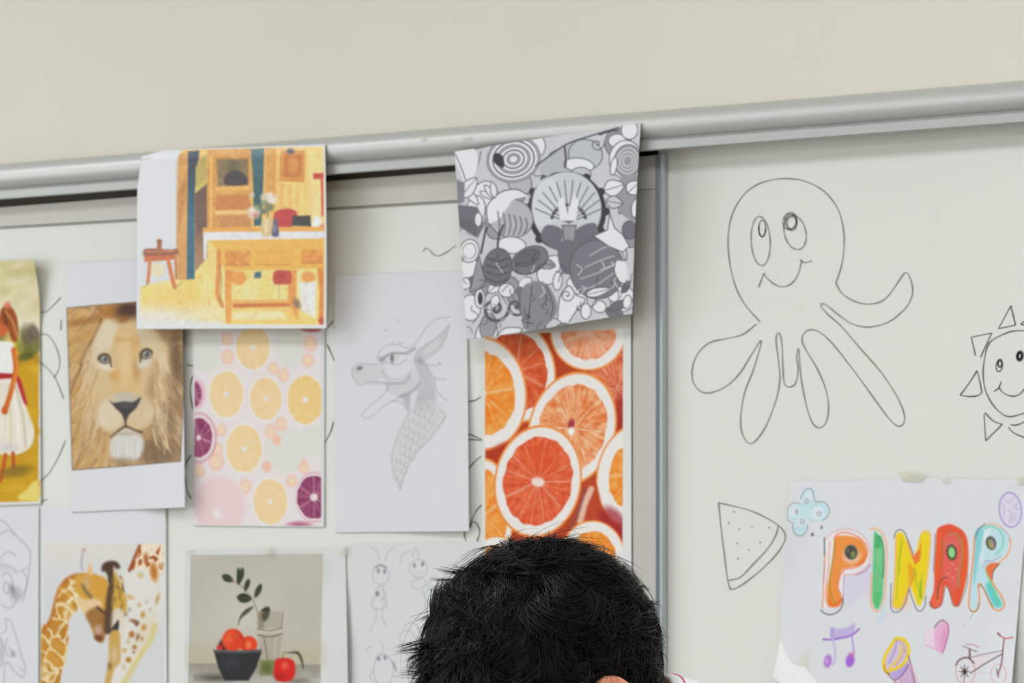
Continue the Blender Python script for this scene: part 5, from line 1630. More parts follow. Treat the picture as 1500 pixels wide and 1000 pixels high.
lion = sheet('lion_print', 'portrait print of a lion face with a dark nose, on white paper', [(95, 386), (266, 378), (271, 743), (105, 750)], off_lion, art_lion, (212, 213, 217), cat='print')
sheet('citrus_print', 'pale print of pastel orange and purple citrus slices, under the room painting', [(282, 404), (476, 396), (475, 772), (284, 770)], lambda s, t: LB1 + wave(s, t, 0.0012, 1, 3), art_pastel, (214, 213, 214), cat='print')


def off_dragon(s, t):
    return LB1 + 0.0006 + 0.007 * sstep(0.3, 1, s) * sstep(0.2, 1, t)


sheet('dragon_sketch', 'pencil sketch of a dragon head with a scaly neck on white paper', [(489, 403), (684, 396), (687, 778), (492, 780)], off_dragon, art_dragon, (209, 211, 214), cat='sketch')
sheet('grapefruit_print', 'bright print of orange and red grapefruit slices beside the board edge', [(705, 464), (924, 454), (925, 872), (706, 880)], lambda s, t: np.where(s > 0.9, 0.0212, 0.0185 + 0.0027 * s) + 0 * t, art_grapefruit, (212, 213, 210), cat='print')


def off_still(s, t):
    return LB1 + 0.0004 + 0.006 * sstep(0.75, 1, s) * sstep(0.1, .5, t)


st = sheet('still_life_print', 'still life print of tomatoes in a black bowl beside a glass with a leafy twig', [(272, 806), (506, 802), (512, 1118), (269, 1122)], off_still, art_still, (208, 208, 208), cat='print')
tape(st, [(384, 800), (398, 799.5), (398, 812), (385, 812)], LB1 + 0.004, 'tape')
tape(st, [(272, 808), (279, 803), (282, 806), (276, 811)], LB1 + 0.003, 'tape')
tape(st, [(495, 799), (508, 798), (508, 812), (496, 812)], LB1 + 0.004, 'tape')
sheet('ant_sketch', 'pencil sketches of little long-legged ants on white paper left of the head', [(514, 797), (716, 793), (718, 1116), (515, 1119)], lambda s, t: LB1 + 0.0002 + wave(s, t, 0.0012, 1, 4), art_ants, (207, 209, 211), cat='sketch')


# --- painting of the room, hung from the rail
def off_room(s, t):
    return 0.0545 - 0.001 * sstep(0.06, 0, t) + 0.003 * np.sin(math.pi * t) - 0.012 * sstep(0.3, 1, t)


def warp_room(s, t, px, py):
    px = px + np.where(s > 0.5, 1, -0.6) * np.abs(2 * s - 1) * 2.2 * np.sin(math.pi * np.clip(t, 0, 1)) * 0.6
    c = sstep(0.25, 0, t) * (1 - sstep(0, 0.3, s))
    return px + 5 * c, py + 8 * np.clip(0.12 - s, 0, 1) / 0.12 * sstep(0.1, 0, t)


rm = sheet('painting_print', 'watercolour print of a yellow farmhouse room with table and stool, hung over the rail', [(202, 221), (476, 211), (478, 481), (200, 482)], off_room, art_room, (214, 215, 219), m='gloss', warp=warp_room, cat='print')
tape(rm, [(206, 233), (222, 231), (223, 239), (207, 241)], 0.0545, 'tape')


def off_doodle(s, t):
    return 0.0540 - 0.001 * sstep(0.06, 0, t) + 0.003 * np.sin(math.pi * t) - 0.004 * sstep(0.4, 1, t) + 0.0015 * np.sin(7 * s)


def warp_doodle(s, t, px, py):
    return px - 1.5 * np.sin(math.pi * t) * s, py + 1.2 * np.sin(5 * s) * t


dd = sheet('doodle_print', 'square grey doodle print of dense swirls and fans, hung over the rail', [(665.5, 222), (938.5, 180), (926, 461), (684, 497)], off_doodle, art_doodle, (206, 207, 211), warp=warp_doodle, cat='print')
tape(dd, [(676, 201), (690, 199.5), (690, 205), (677, 206)], 0.0535, 'tape')
tape(dd, [(614, 200), (622, 199), (624, 205), (616, 206)], 0.0535, 'tape')


# --- the name poster on the right board
def off_name(s, t):
    l = np.clip((0.10 - s) / 0.10, 0, 1)
    return RBO + 0.0016 + 0.006 * l * (0.5 + 0.5 * np.sin(9 * t)) + wave(s, t, 0.0015) + 0.012 * sstep(0.85, 1, s) * sstep(.5, 1, t)


def warp_name(s, t, px, py):
    l = np.clip((0.06 - s) / 0.06, 0, 1)
    edge = np.interp(t, [0, .12, .22, .35, .47, .62, .72, .86, 1.0], [0, -1, -2, -8, -9, -9, -6, -2, 30])
    return px + l * (edge + 1.2 * np.sin(t * 34)), py + 1.6 * np.sin(9 * s) * (1 - t)


nm = sheet('name_poster', 'hand-drawn white poster with a colourful five-letter name, music notes, heart and bicycle', [(1156, 704), (1509, 700), (1478, 1046), (1150, 1044)], off_name, art_name, (213, 215, 219), warp=warp_name, cat='poster')
# its folded-over lower left corner
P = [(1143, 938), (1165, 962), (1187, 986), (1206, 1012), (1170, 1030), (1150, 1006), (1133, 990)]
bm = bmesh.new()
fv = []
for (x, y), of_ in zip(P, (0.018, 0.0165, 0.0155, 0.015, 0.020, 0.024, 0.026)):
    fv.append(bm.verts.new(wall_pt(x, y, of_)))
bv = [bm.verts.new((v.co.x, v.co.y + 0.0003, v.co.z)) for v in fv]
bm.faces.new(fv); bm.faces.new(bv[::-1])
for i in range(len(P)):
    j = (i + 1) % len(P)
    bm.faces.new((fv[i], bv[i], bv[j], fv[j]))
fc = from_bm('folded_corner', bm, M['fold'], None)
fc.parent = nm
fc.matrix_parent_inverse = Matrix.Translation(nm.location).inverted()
tape(nm, [(1317, 690), (1340, 691), (1353, 697), (1352, 706), (1322, 705)], RBO + 0.0045, 'tape_yellow', 'yellowed sticky tape')
tape(nm, [(1380, 699), (1390, 699), (1391, 707), (1380, 707)], RBO + 0.005)
tape(nm, [(1488, 698), (1506, 697), (1506, 708), (1489, 707)], RBO + 0.006, 'tape_yellow')
# ------------------------------------------------------------------ the person in front of the board
M['skin'] = mat('warm_skin', (214, 142, 112), 0.5, spec=0.35, noise=0.05, scale=40, bump=0.1, bscale=400)
M['skin'].node_tree.nodes['Principled BSDF'].inputs['Subsurface Weight'].default_value = 0.12
M['skin'].node_tree.nodes['Principled BSDF'].inputs['Subsurface Radius'].default_value = (0.01, 0.004, 0.002)
M['hair'] = mat('black_hair', (11, 10, 10), 0.24, spec=0.33)
M['scalp'] = mat('dark_hair_roots', (16, 14, 13), 0.8, spec=0.1)
M['shirt'] = mat('white_shirt_cotton', (226, 224, 226), 0.8, spec=0.2, bump=0.2, bscale=500)
M['pink'] = mat('pink_piping', (206, 96, 124), 0.7)
M['jeans'] = mat('dark_blue_denim', (52, 60, 84), 0.85, noise=0.15, scale=80, bump=0.2, bscale=600)
M['shoe'] = mat('dark_shoe_leather', (44, 38, 36), 0.5)
M['eyeball'] = mat('eye_white', (226, 224, 220), 0.2)
M['iris'] = mat('dark_iris', (52, 34, 24), 0.2)

YAW = R(27)
PITCH = R(27)
fw = -(rgt * math.cos(YAW) + fwd * math.sin(YAW))      # the way the person faces
lf = np.cross(upv, fw)                                 # the person's left, towards the camera
BODY = np.stack([fw, lf, upv], axis=1)                 # body frame: forward, left, up
cp, sp_ = math.cos(PITCH), math.sin(PITCH)
HEADR = BODY @ np.array([[cp, 0, sp_], [0, 1, 0], [-sp_, 0, cp]])


def cam_pt(px, py, depth):
    return CPOS + fwd * depth + rgt * ((px - 750) / FPX * depth) + upv * ((HORIZON - py) / FPX * depth)


EAR_TOP = np.array([-0.006, 0.080, 0.030])
HC = cam_pt(893, 992, 4.53) - HEADR @ EAR_TOP


def H(p):
    return HC + np.asarray(p) @ HEADR.T


def B(p):
    return HC + np.asarray(p) @ BODY.T


def skin_mesh(verts, edges, radii, root=0, sub=2):
    me = bpy.data.meshes.new('tmp')
    me.from_pydata([tuple(v) for v in verts], edges, [])
    bm = bmesh.new(); bm.from_mesh(me)
    ly = bm.verts.layers.skin.verify()
    bm.verts.ensure_lookup_table()
    for v, r_ in zip(bm.verts, radii):
        v[ly].radius = (r_, r_) if not isinstance(r_, tuple) else r_
        v[ly].use_root = False
    bm.verts[root][ly].use_root = True
    bm.to_mesh(me); bm.free()
    o = bpy.data.objects.new('tmp', me); COL.objects.link(o)
    o.modifiers.new('s', 'SKIN').use_smooth_shade = True
    m = o.modifiers.new('u', 'SUBSURF'); m.levels = sub; m.render_levels = sub
    dg = bpy.context.evaluated_depsgraph_get()
    ev = o.evaluated_get(dg)
    out = bpy.data.meshes.new_from_object(ev)
    bpy.data.objects.remove(o); bpy.data.meshes.remove(me)
    return out


def ellipsoid_bm(bm, c, r_, rot=None, seg=28):
    rr_ = bmesh.ops.create_uvsphere(bm, u_segments=seg, v_segments=seg // 2, radius=1)
    for v in rr_['verts']:
        p = np.array(v.co) * np.array(r_)
        if rot is not None:
            p = rot @ p
        v.co = H(np.array(c) + p)


def rotm(ax, deg):
    return np.array(Matrix.Rotation(R(deg), 3, ax))


def remesh(mesh_list, voxel, smooth_it, name, material, parent):
    bm = bmesh.new()
    for me in mesh_list:
        bm.from_mesh(me)
    me = bpy.data.meshes.new('tmp'); bm.to_mesh(me); bm.free()
    o = bpy.data.objects.new('tmp', me); COL.objects.link(o)
    m = o.modifiers.new('r', 'REMESH'); m.mode = 'VOXEL'; m.voxel_size = voxel; m.use_smooth_shade = True
    s = o.modifiers.new('s', 'SMOOTH'); s.factor = 0.5; s.iterations = smooth_it
    ev = o.evaluated_get(bpy.context.evaluated_depsgraph_get())
    out = bpy.data.meshes.new_from_object(ev)
    bpy.data.objects.remove(o); bpy.data.meshes.remove(me)
    out.name = name
    out.shade_smooth()
    return link_mesh(name, out, material, parent)


parts = []
# skeleton in the body frame (forward, left, up) from the point between the ears
neck0, c7, chest, waist, pelvis = (-0.030, 0, -0.036), (-0.160, 0, -0.100), (-0.21, 0, -0.25), (-0.33, 0, -0.43), (-0.385, 0, -0.56)
V = [pelvis, waist, chest, c7, neck0]
E = [(0, 1), (1, 2), (2, 3), (3, 4)]
RD = [(0.155, 0.115), (0.13, 0.10), (0.155, 0.11), (0.066, 0.062), (0.050, 0.048)]
gz = HC[2]
for sgn in (1, -1):
    b = len(V)
    V += [(-0.135, sgn * 0.12, -0.175), (-0.115, sgn * 0.185, -0.20), (-0.03, sgn * 0.215, -0.46), (0.09, sgn * 0.18, -0.66), (0.11, sgn * 0.175, -0.70)]
    E += [(2, b), (b, b + 1), (b + 1, b + 2), (b + 2, b + 3), (b + 3, b + 4)]
    RD += [0.07, 0.058, 0.04, 0.027, 0.03]
    b = len(V)
    V += [(-0.37, sgn * 0.095, -0.60), (-0.29, sgn * 0.105, 0.49 - gz), (-0.34, sgn * 0.11, 0.09 - gz), (-0.25, sgn * 0.12, 0.045 - gz)]
    E += [(0, b), (b, b + 1), (b + 1, b + 2), (b + 2, b + 3)]
    RD += [0.088, 0.056, 0.038, 0.034]
parts.append(skin_mesh([B(v) for v in V], E, RD))
# hands: palm and five fingers each
for sgn in (1, -1):
    w0 = np.array((0.105, sgn * 0.176, -0.69))
    dn = np.array((0.42, 0, -0.90)); dn /= np.linalg.norm(dn)
    ac = np.array((0.90, 0, 0.42)); ac /= np.linalg.norm(ac)      # across the palm, towards the thumb
    ins = np.array((0, -sgn, 0))
    palm = [w0, w0 + dn * 0.03, w0 + dn * 0.085]
    parts.append(skin_mesh([B(v) for v in palm], [(0, 1), (1, 2)], [(0.024, 0.02), (0.036, 0.016), (0.040, 0.014)]))
    for k, (ln, of_) in enumerate(((0.068, 0.034), (0.078, 0.012), (0.072, -0.011), (0.056, -0.033))):
        a = w0 + dn * 0.06 + ac * of_ * 0.8
        bse = w0 + dn * 0.095 + ac * of_ * 1.05
        p1 = bse + dn * ln * 0.42 + ac * of_ * 0.12 + ins * 0.008
        p2 = p1 + dn * ln * 0.30 + ins * 0.016
        p3 = p2 + dn * ln * 0.20 + ins * 0.020
        parts.append(skin_mesh([B(v) for v in (a, bse, p1, p2, p3)], [(0, 1), (1, 2), (2, 3), (3, 4)], [0.010, 0.0095, 0.009, 0.008, 0.007], sub=1))
    t0 = w0 + dn * 0.025 + ac * 0.012
    t1 = t0 + dn * 0.028 + ac * 0.036 + ins * 0.012
    t2 = t1 + dn * 0.030 + ac * 0.012 + ins * 0.010
    t3 = t2 + dn * 0.024 + ac * 0.003 + ins * 0.008
    parts.append(skin_mesh([B(v) for v in (t0, t1, t2, t3)], [(0, 1), (1, 2), (2, 3)], [0.014, 0.012, 0.010, 0.0085], sub=1))
# head: cranium, face, jaw, nose, lips, brow, ears
bm = bmesh.new()
ellipsoid_bm(bm, (0.0, 0, 0.053), (0.089, 0.077, 0.092))
ellipsoid_bm(bm, (0.030, 0, 0.012), (0.066, 0.066, 0.080))
ellipsoid_bm(bm, (0.040, 0, -0.048), (0.050, 0.052, 0.056))
ellipsoid_bm(bm, (0.066, 0, -0.082), (0.022, 0.026, 0.020))
ellipsoid_bm(bm, (0.084, 0, 0.036), (0.014, 0.052, 0.010))
ellipsoid_bm(bm, (0.100, 0, -0.004), (0.014, 0.010, 0.032), rotm('Y', -22))
ellipsoid_bm(bm, (0.110, 0, -0.022), (0.012, 0.012, 0.009))
for s_ in (1, -1):
    ellipsoid_bm(bm, (0.101, s_ * 0.011, -0.026), (0.009, 0.008, 0.007))
    ellipsoid_bm(bm, (0.062, s_ * 0.040, -0.012), (0.026, 0.020, 0.018))
ellipsoid_bm(bm, (0.092, 0, -0.048), (0.010, 0.024, 0.006))
ellipsoid_bm(bm, (0.090, 0, -0.058), (0.010, 0.021, 0.007))
ellipsoid_bm(bm, (-0.034, 0, -0.022), (0.046, 0.046, 0.050))
for s_ in (1, -1):
    # ear: a rolled rim round a shallow bowl, standing off the side of the head
    for k in range(15):
        a = R(-115 + k * 20.5)
        a = R(250 - k * 19)
        cx, cz = 0.008 + 0.0165 * math.cos(a) - (0.004 if math.sin(a) > 0 else -0.002), 0.004 + 0.027 * math.sin(a)
        yy = 0.084 + 0.006 * (-(cx - 0.008) / 0.0165) + (0.003 if cz > 0 else 0)
        ellipsoid_bm(bm, (cx, s_ * yy, cz), (0.0065, 0.0058, 0.0065), seg=10)
    ellipsoid_bm(bm, (0.006, s_ * 0.079, 0.004), (0.016, 0.006, 0.025), seg=14)
    ellipsoid_bm(bm, (0.020, s_ * 0.079, -0.024), (0.008, 0.0055, 0.008), seg=10)
    ellipsoid_bm(bm, (0.005, s_ * 0.086, 0.010), (0.004, 0.004, 0.014), rotm('Y', 15), seg=10)
me = bpy.data.meshes.new('tmp'); bm.to_mesh(me); bm.free()
parts.append(me)
person = remesh(parts, 0.004, 2, 'person', M['skin'], None)
tag(person, 'person with tousled short black hair bending the head down, white collared shirt', 'person')


def child(name, me_or_bm, m, parent=person, smooth=True):
    if isinstance(me_or_bm, bmesh.types.BMesh):
        bmesh.ops.recalc_face_normals(me_or_bm, faces=me_or_bm.faces)
        me = bpy.data.meshes.new(name); me_or_bm.to_mesh(me); me_or_bm.free()
    else:
        me = me_or_bm; me.name = name
    if smooth: me.shade_smooth()
    return link_mesh(name, me, m, parent)


for s_ in (1, -1):
    bm = bmesh.new(); ellipsoid_bm(bm, (0.078, s_ * 0.031, 0.010), (0.0125, 0.0125, 0.0125), seg=16)
    e = child('eye', bm, M['eyeball'])
    bm = bmesh.new(); ellipsoid_bm(bm, (0.0885, s_ * 0.031, 0.008), (0.003, 0.006, 0.006), seg=12)
    child('iris', bm, M['iris'], e)
    bm = bmesh.new(); ellipsoid_bm(bm, (0.092, s_ * 0.033, 0.038), (0.004, 0.018, 0.004), rotm('X', s_ * 6), seg=12)
    child('eyebrow', bm, M['scalp'])

# clothes
pm = person.data
nvp = len(pm.vertices)
PC = np.empty(nvp * 3); pm.vertices.foreach_get('co', PC); PC = PC.reshape(-1, 3)
PN = np.empty(nvp * 3); pm.vertices.foreach_get('normal', PN); PN = PN.reshape(-1, 3)
QB = (PC - HC) @ BODY
TRI = [tuple(f.vertices) for f in pm.polygons]


def along(a, b, sc):
    """distance to a bone in units of its thickness, and how far along it lies"""
    a, b = np.asarray(a, float), np.asarray(b, float)
    e = b - a
    t = ((QB - a) @ e) / (e @ e)
    tc = np.clip(t, 0, 1)
    return np.linalg.norm(QB - a - tc[:, None] * e, axis=1) / sc, t


bones = [('head', (0.02, 0, 0.03), (0.03, 0, -0.05), 0.085), ('neck', neck0, c7, 0.055), ('torso', c7, chest, 0.13), ('torso', chest, waist, 0.15), ('torso', waist, pelvis, 0.15)]
for sg in (1, -1):
    bones += [('torso', chest, (-0.115, sg * 0.185, -0.20), 0.07), ('arm', (-0.115, sg * 0.185, -0.20), (-0.03, sg * 0.215, -0.46), 0.05), ('fore', (-0.03, sg * 0.215, -0.46), (0.09, sg * 0.18, -0.66), 0.035),
              ('hand', (0.105, sg * 0.176, -0.69), (0.17, sg * 0.17, -0.86), 0.05),
              ('hip', pelvis, (-0.37, sg * 0.095, -0.60), 0.13), ('leg', (-0.37, sg * 0.095, -0.60), (-0.29, sg * 0.105, 0.49 - gz), 0.08), ('shin', (-0.29, sg * 0.105, 0.49 - gz), (-0.34, sg * 0.11, 0.09 - gz), 0.05)]
dd = [along(a_, b_, r_) for _, a_, b_, r_ in bones]
near = np.argmin(np.stack([d_ for d_, _ in dd]), axis=0)
kind_ = np.array([n_ for n_, _, _, _ in bones])[near]
tt = np.stack([t_ for _, t_ in dd])[near, np.arange(nvp)]
waist_t = (np.asarray(pelvis) - np.asarray(waist)); waist_t = ((QB - np.asarray(waist)) @ waist_t) / (waist_t @ waist_t)
shirt_v = ((kind_ == 'torso') & (waist_t < 0.95)) | ((kind_ == 'arm') & (tt < 0.72)) | ((kind_ == 'neck') & (tt > 0.60)) | ((kind_ == 'hip') & (waist_t < 0.95))
pants_v = ((kind_ == 'torso') & (waist_t > 0.55)) | (kind_ == 'hip') | (kind_ == 'leg') | ((kind_ == 'shin') & (tt < 1.0))


def cloth(name, sel, off, m):
    sel = sel.copy()
    keep = [f for f in TRI if all(sel[i] for i in f)]
    used = sorted({i for f in keep for i in f})
    mp = {i: k for k, i in enumerate(used)}
    co = PC[used] + PN[used] * off
    me = bpy.data.meshes.new(name)
    me.from_pydata([tuple(c) for c in co], [], [tuple(mp[i] for i in f) for f in keep])
    o = bpy.data.objects.new('tmp', me); COL.objects.link(o)
    sm = o.modifiers.new('s', 'SMOOTH'); sm.factor = 0.5; sm.iterations = 12
    so = o.modifiers.new('t', 'SOLIDIFY'); so.thickness = 0.003; so.offset = 1
    out = bpy.data.meshes.new_from_object(o.evaluated_get(bpy.context.evaluated_depsgraph_get()))
    bpy.data.objects.remove(o)
    return child(name, out, m)


cloth('shirt', shirt_v, 0.011, M['shirt'])
cloth('trousers', pants_v, 0.007, M['jeans'])
for sgn in (1, -1):
    me = skin_mesh([B(v) for v in ((-0.37, sgn * 0.11, 0.055 - gz), (-0.29, sgn * 0.118, 0.052 - gz), (-0.19, sgn * 0.128, 0.042 - gz), (-0.13, sgn * 0.133, 0.034 - gz))],
                   [(0, 1), (1, 2), (2, 3)], [(0.04, 0.045), (0.045, 0.045), (0.048, 0.036), (0.036, 0.026)])
    for v in me.vertices:
        v.co.z = max(v.co.z, 0.001)
    child('shoe', me, M['shoe'])

# collar: a folded band standing round the neck, open at the throat
nb, nt = np.array((-0.117, 0, -0.112)), np.array((-0.075, 0, -0.075))
ax = np.array((0.80, 0, 0.60)); ax /= np.linalg.norm(ax)
u1 = np.array((0, 1.0, 0)); u2 = np.cross(ax, u1)
CB = np.array((-0.080, 0, -0.037))


def collar_pt(a, r_, h):
    # a = 0 at the nape
    back = -np.cross(u1, ax)
    return B(CB + (back * math.cos(a) + u1 * math.sin(a)) * (r_ - 0.010) + ax * h)


def band(name, prof, m, parent, a0, a1, n=48):
    bm = bmesh.new()
    rows = []
    for k in range(n + 1):
        a = a0 + (a1 - a0) * k / n
        rows.append([bm.verts.new(collar_pt(a, r_, h)) for r_, h in prof])
    q = len(prof)
    for k in range(n):
        for i in range(q):
            j = (i + 1) % q
            bm.faces.new((rows[k][i], rows[k][j], rows[k + 1][j], rows[k + 1][i]))
    bm.faces.new(rows[0]); bm.faces.new(rows[-1][::-1])
    return child(name, bm, m, parent)


col_ = band('collar', [(0.070, -0.020), (0.064, 0.030), (0.066, 0.036), (0.069, 0.0365), (0.073, 0.030), (0.088, -0.006), (0.0865, -0.008), (0.0705, 0.026), (0.0665, 0.0335), (0.0655, 0.030), (0.0715, -0.020)], M['shirt'], person, R(-160), R(160))
band('collar_piping', [(0.0738, 0.0270), (0.0750, 0.0278), (0.0756, 0.0264), (0.0745, 0.0256)], M['pink'], col_, R(-160), R(160))

# ------------------------------------------------------------------ hair
hg = np.random.default_rng(11)
HCEN = np.array((0.0, 0, 0.053))
HRAD = np.array((0.0925, 0.080, 0.096))


def surf(dirs):
    """point on the scalp ellipsoid along unit directions from its centre, and its normal"""
    k = 1 / np.sqrt(((dirs / HRAD) ** 2).sum(-1, keepdims=True))
    p = dirs * k
    n = p / HRAD ** 2
    n /= np.linalg.norm(n, axis=-1, keepdims=True)
    return HCEN + p, n


def scalp_mask(p):
    x, y, z = p[:, 0], np.abs(p[:, 1]), p[:, 2]
    low = np.interp(x, [-0.12, -0.09, -0.04, -0.012, 0.006, 0.018, 0.030, 0.055, 0.075, 0.10],
                    [-0.075, -0.070, -0.050, 0.016, 0.042, 0.041, 0.000, 0.015, 0.055, 0.085])
    low = np.where((y < 0.045) & (x < 0), -0.07, low)
    return z > low


def dirs_random(n):
    d = hg.normal(size=(n, 3))
    return d / np.linalg.norm(d, axis=1, keepdims=True)


WH = np.array((-0.045, -0.010, 0.135))     # the whorl near the crown


def flow(p, n):
    d = p - WH
    d[:, 0] += 0.012
    t = d - (d * n).sum(1, keepdims=True) * n
    t /= np.linalg.norm(t, axis=1, keepdims=True) + 1e-6
    side = np.cross(n, t)
    a = 0.15 + 0.75 * np.clip((0.05 - p[:, 0]) / 0.06, 0, 1) + 0.9 * (vnoise(p[:, 0] * 26 + 9, p[:, 1] * 26 + p[:, 2] * 18, 4) - 0.5) + 0.2 * (vnoise(p[:, 0] * 70 + 9, p[:, 1] * 70 + p[:, 2] * 50, 6) - 0.5)
    t = t * np.cos(a)[:, None] + side * np.sin(a)[:, None]
    t[:, 0] += 0.25 * (p[:, 0] > -0.02)
    t[:, 2] -= 0.30 * (p[:, 2] < 0.07)
    t -= (t * n).sum(1, keepdims=True) * n
    t /= np.linalg.norm(t, axis=1, keepdims=True) + 1e-6
    return t


def grow(N, length, lift, radius, clump, jitter=0.05, K=8, region=None):
    d = dirs_random(int(N * 3.2))
    p, n = surf(d)
    ok = scalp_mask(p)
    if region is not None:
        ok &= region(p)
    p, n = p[ok][:N], n[ok][:N]
    N = len(p)
    # clumps: every strand shares heading and lift noise with its neighbours
    cl = dirs_random(clump)
    cp_, _ = surf(cl)
    idx = np.empty(N, int)
    for a in range(0, N, 4000):
        idx[a:a + 4000] = np.argmin(((p[a:a + 4000, None] - cp_[None]) ** 2).sum(-1), axis=1)
    cd_ang = hg.normal(0, 0.26, clump)[idx]
    cd_lift = hg.uniform(0.45, 1.4, clump)[idx]
    cd_len = hg.uniform(0.75, 1.25, clump)[idx]
    L = length(p) * cd_len * hg.uniform(0.75, 1.15, N)
    top = lift(p) * cd_lift * hg.uniform(0.7, 1.2, N)
    pts = [p - n * 0.002]
    cur = p.copy()
    curl = hg.normal(0, 0.04, N) + hg.normal(0, 0.19, clump)[idx]
    cc = cp_[idx]
    f0 = flow(p, n)
    ang = cd_ang + hg.normal(0, jitter, N)
    for k in range(1, K):
        t = k / (K - 1)
        dd_ = cur - HCEN
        dd_ /= np.linalg.norm(dd_, axis=1, keepdims=True)
        sp2, n2 = surf(dd_)
        f = 0.6 * flow(sp2, n2) + 0.4 * f0
        f -= (f * n2).sum(1, keepdims=True) * n2
        f /= np.linalg.norm(f, axis=1, keepdims=True) + 1e-6
        aa = ang + curl * k
        f = f * np.cos(aa)[:, None] + np.cross(n2, f) * np.sin(aa)[:, None]
        cur = sp2 + f * (L / (K - 1))[:, None]
        dd_ = cur - HCEN
        dd_ /= np.linalg.norm(dd_, axis=1, keepdims=True)
        cur, n3 = surf(dd_)
        pull = (cc + (cur - p) - cur) * (0.35 * t)[..., None] if np.ndim(t) else (cc - p) * (0.72 * t)
        h = top * (1 - (1 - t) ** 2.2) * (1 - 0.15 * t)
        pts.append(cur + pull + n3 * h[:, None])
    P = np.stack(pts, 1)                                   # N, K, 3
    # keep everything outside the skull
    q = P - HCEN
    f_ = np.sqrt(((q / (HRAD + 0.001)) ** 2).sum(-1, keepdims=True))
    q = np.where((f_ < 1) & (np.arange(K)[None, :, None] > 0), q / np.maximum(f_, .2), q)
    P = q + HCEN
    return tubes(H(P.reshape(-1, 3)).reshape(N, K, 3), radius)


def tubes(W, radius):
    N, K = W.shape[:2]
    T = np.gradient(W, axis=1)
    T /= np.linalg.norm(T, axis=-1, keepdims=True) + 1e-9
    up_ = np.cross(T, np.array((0.3, 0.5, 0.8)))
    up_ /= np.linalg.norm(up_, axis=-1, keepdims=True) + 1e-9
    bi = np.cross(T, up_)
    tk = np.linspace(0, 1, K)
    rad = radius * (1 - 0.8 * tk ** 2)[None, :] * hg.uniform(0.7, 1.25, N)[:, None]
    rings = []
    for j in range(3):
        a = 2 * math.pi * j / 3
        rings.append(W + (up_ * math.cos(a) + bi * math.sin(a)) * rad[..., None])
    Vv = np.stack(rings, 2).reshape(-1, 3)
    base = (np.arange(N) * K * 3)[:, None, None] + (np.arange(K - 1) * 3)[None, :, None]
    j = np.arange(3)[None, None]
    a = base + j
    b_ = base + (j + 1) % 3
    F = np.stack([a, b_, b_ + 3, a + 3], -1).reshape(-1, 4)
    return Vv, F


def tufts(nclump, per, region, L0, L1, out, bend, radius=0.0004, K=7):
    """free locks that stand away from the head and meet in a point"""
    d = dirs_random(nclump * 30)
    p, n = surf(d)
    ok = scalp_mask(p) & region(p)
    p, n = p[ok][:nclump], n[ok][:nclump]
    f = flow(p, n)
    nc = len(p)
    dr = n * out + f * (1 - out) + hg.normal(0, 0.22, (nc, 3))
    dr /= np.linalg.norm(dr, axis=1, keepdims=True)
    bd = f + hg.normal(0, 0.5, (nc, 3))
    L = hg.uniform(L0, L1, nc)
    r_ = np.repeat(np.arange(nc), per)
    root = p[r_] + hg.normal(0, 0.0032, (nc * per, 3)) + n[r_] * 0.004
    spread = hg.normal(0, 0.0016, (nc * per, 3))
    Lr = L[r_] * hg.uniform(0.7, 1.05, nc * per)
    t = np.linspace(0, 1, K)[None, :, None]
    ctr = p[r_][:, None] + n[r_][:, None] * 0.004
    off0 = (root - p[r_] - n[r_] * 0.004)[:, None]
    P = ctr + off0 * (1 - t) ** 1.2 + spread[:, None] * t + dr[r_][:, None] * Lr[:, None, None] * t + bd[r_][:, None] * bend * t ** 2
    return tubes(H(P.reshape(-1, 3)).reshape(len(r_), K, 3), radius)


def strand_len(p):
    x, z, y = p[:, 0], p[:, 2], np.abs(p[:, 1])
    L = 0.052 + 0.020 * np.clip((x + 0.02) / 0.1, 0, 1)
    L = np.where(z < 0.05, 0.034, L)
    L = np.where((z < 0.0), 0.022, L)
    L = np.where((z < 0.065) & (np.abs(x - 0.006) < 0.030) & (np.abs(p[:, 1]) > 0.05), np.maximum((z - 0.030) * 0.7, 0.006), L)
    return L


def strand_lift(p):
    x, z = p[:, 0], p[:, 2]
    h = 0.0125 + 0.011 * np.clip((x - 0.0) / 0.08, 0, 1)
    h = np.where(z < 0.06, 0.0085 + 0.004 * np.clip(z / 0.06, 0, 1) + 0.006 * np.clip((x - 0.02) / 0.06, 0, 1), h)
    h = np.where(z < 0.0, 0.008, h)
    h = h * (0.6 + 0.4 * np.clip(np.maximum((x + 0.07) / 0.05, (0.03 - z) / 0.04), 0, 1))
    return h


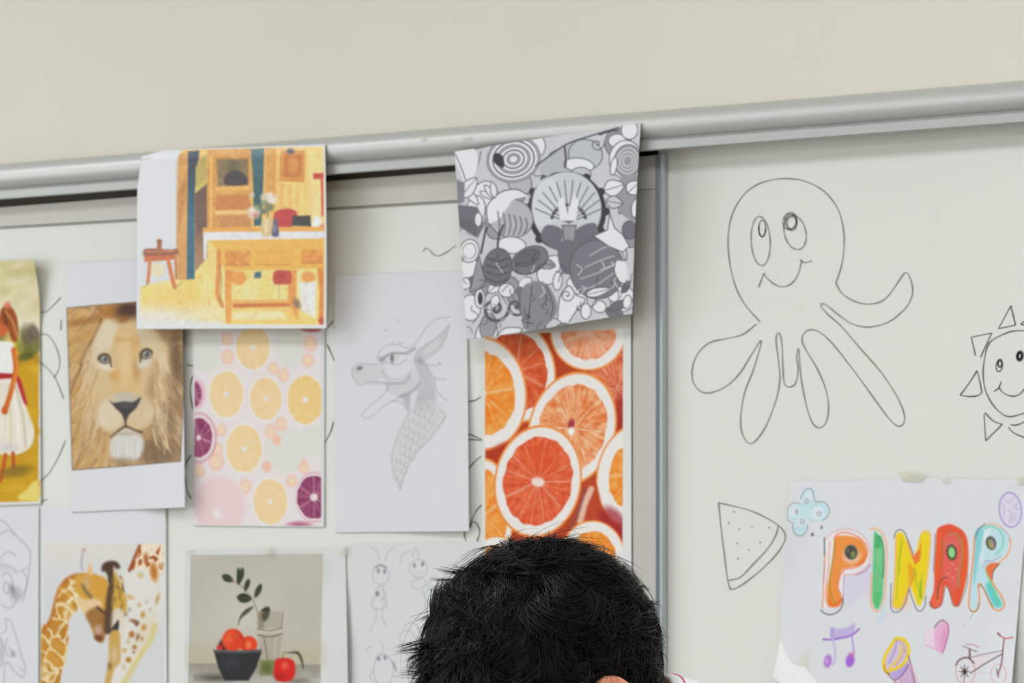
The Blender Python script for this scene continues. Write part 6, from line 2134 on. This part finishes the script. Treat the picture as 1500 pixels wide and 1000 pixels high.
sets = [grow(17000, strand_len, strand_lift, 0.00050, 700),
        grow(2600, lambda p: strand_len(p) * 1.15, lambda p: strand_lift(p) * 1.35, 0.00032, 420, 0.3),
        grow(1500, lambda p: 0.050 + 0 * p[:, 0], lambda p: 0.042 + 0 * p[:, 0], 0.00045, 260, 0.08, 8, lambda p: (p[:, 0] > 0.065) & (p[:, 2] < 0.10)),
        grow(420, lambda p: strand_len(p) * 1.2, lambda p: strand_lift(p) * 1.9, 0.00016, 300, 0.6)]
Vs, Fs, b0 = [], [], 0
sets += [tufts(90, 16, lambda p: (p[:, 0] > 0.060) & (p[:, 2] < 0.105), 0.026, 0.046, 0.75, 0.012),
         tufts(120, 12, lambda p: (p[:, 0] > 0.010) & (p[:, 2] > 0.08), 0.020, 0.034, 0.32, 0.010),
         tufts(170, 12, lambda p: (p[:, 0] <= 0.010) & (p[:, 2] > 0.02), 0.013, 0.020, 0.16, 0.002)]
for v, f in sets:
    Vs.append(v); Fs.append(f + b0); b0 += len(v)
Vh, Fh = np.vstack(Vs), np.vstack(Fs)
me = bpy.data.meshes.new('hair')
me.vertices.add(len(Vh)); me.vertices.foreach_set('co', Vh.astype(np.float32).ravel())
me.loops.add(Fh.size); me.loops.foreach_set('vertex_index', Fh.astype(np.int32).ravel())
me.polygons.add(len(Fh)); me.polygons.foreach_set('loop_start', np.arange(0, Fh.size, 4, dtype=np.int32))
me.update(calc_edges=True)
me.shade_smooth()
me.validate()
hair = link_mesh('hair', me, M['hair'], person)
hair['label'] = 'short tousled black hair'
# the dark close layer of hair against the scalp
bm = bmesh.new()
r0 = bmesh.ops.create_icosphere(bm, subdivisions=5, radius=1)
vv = np.array([v.co[:] for v in bm.verts])
sp3, n3 = surf(vv / np.linalg.norm(vv, axis=1, keepdims=True))
okv = scalp_mask(sp3)
pos = H(sp3 + n3 * 0.0035)
for v, q_ in zip(bm.verts, pos):
    v.co = q_
bm.verts.ensure_lookup_table()
bmesh.ops.delete(bm, geom=[v for v, k in zip(list(bm.verts), okv) if not k], context='VERTS')
child('hair_roots', bm, M['scalp'], hair)
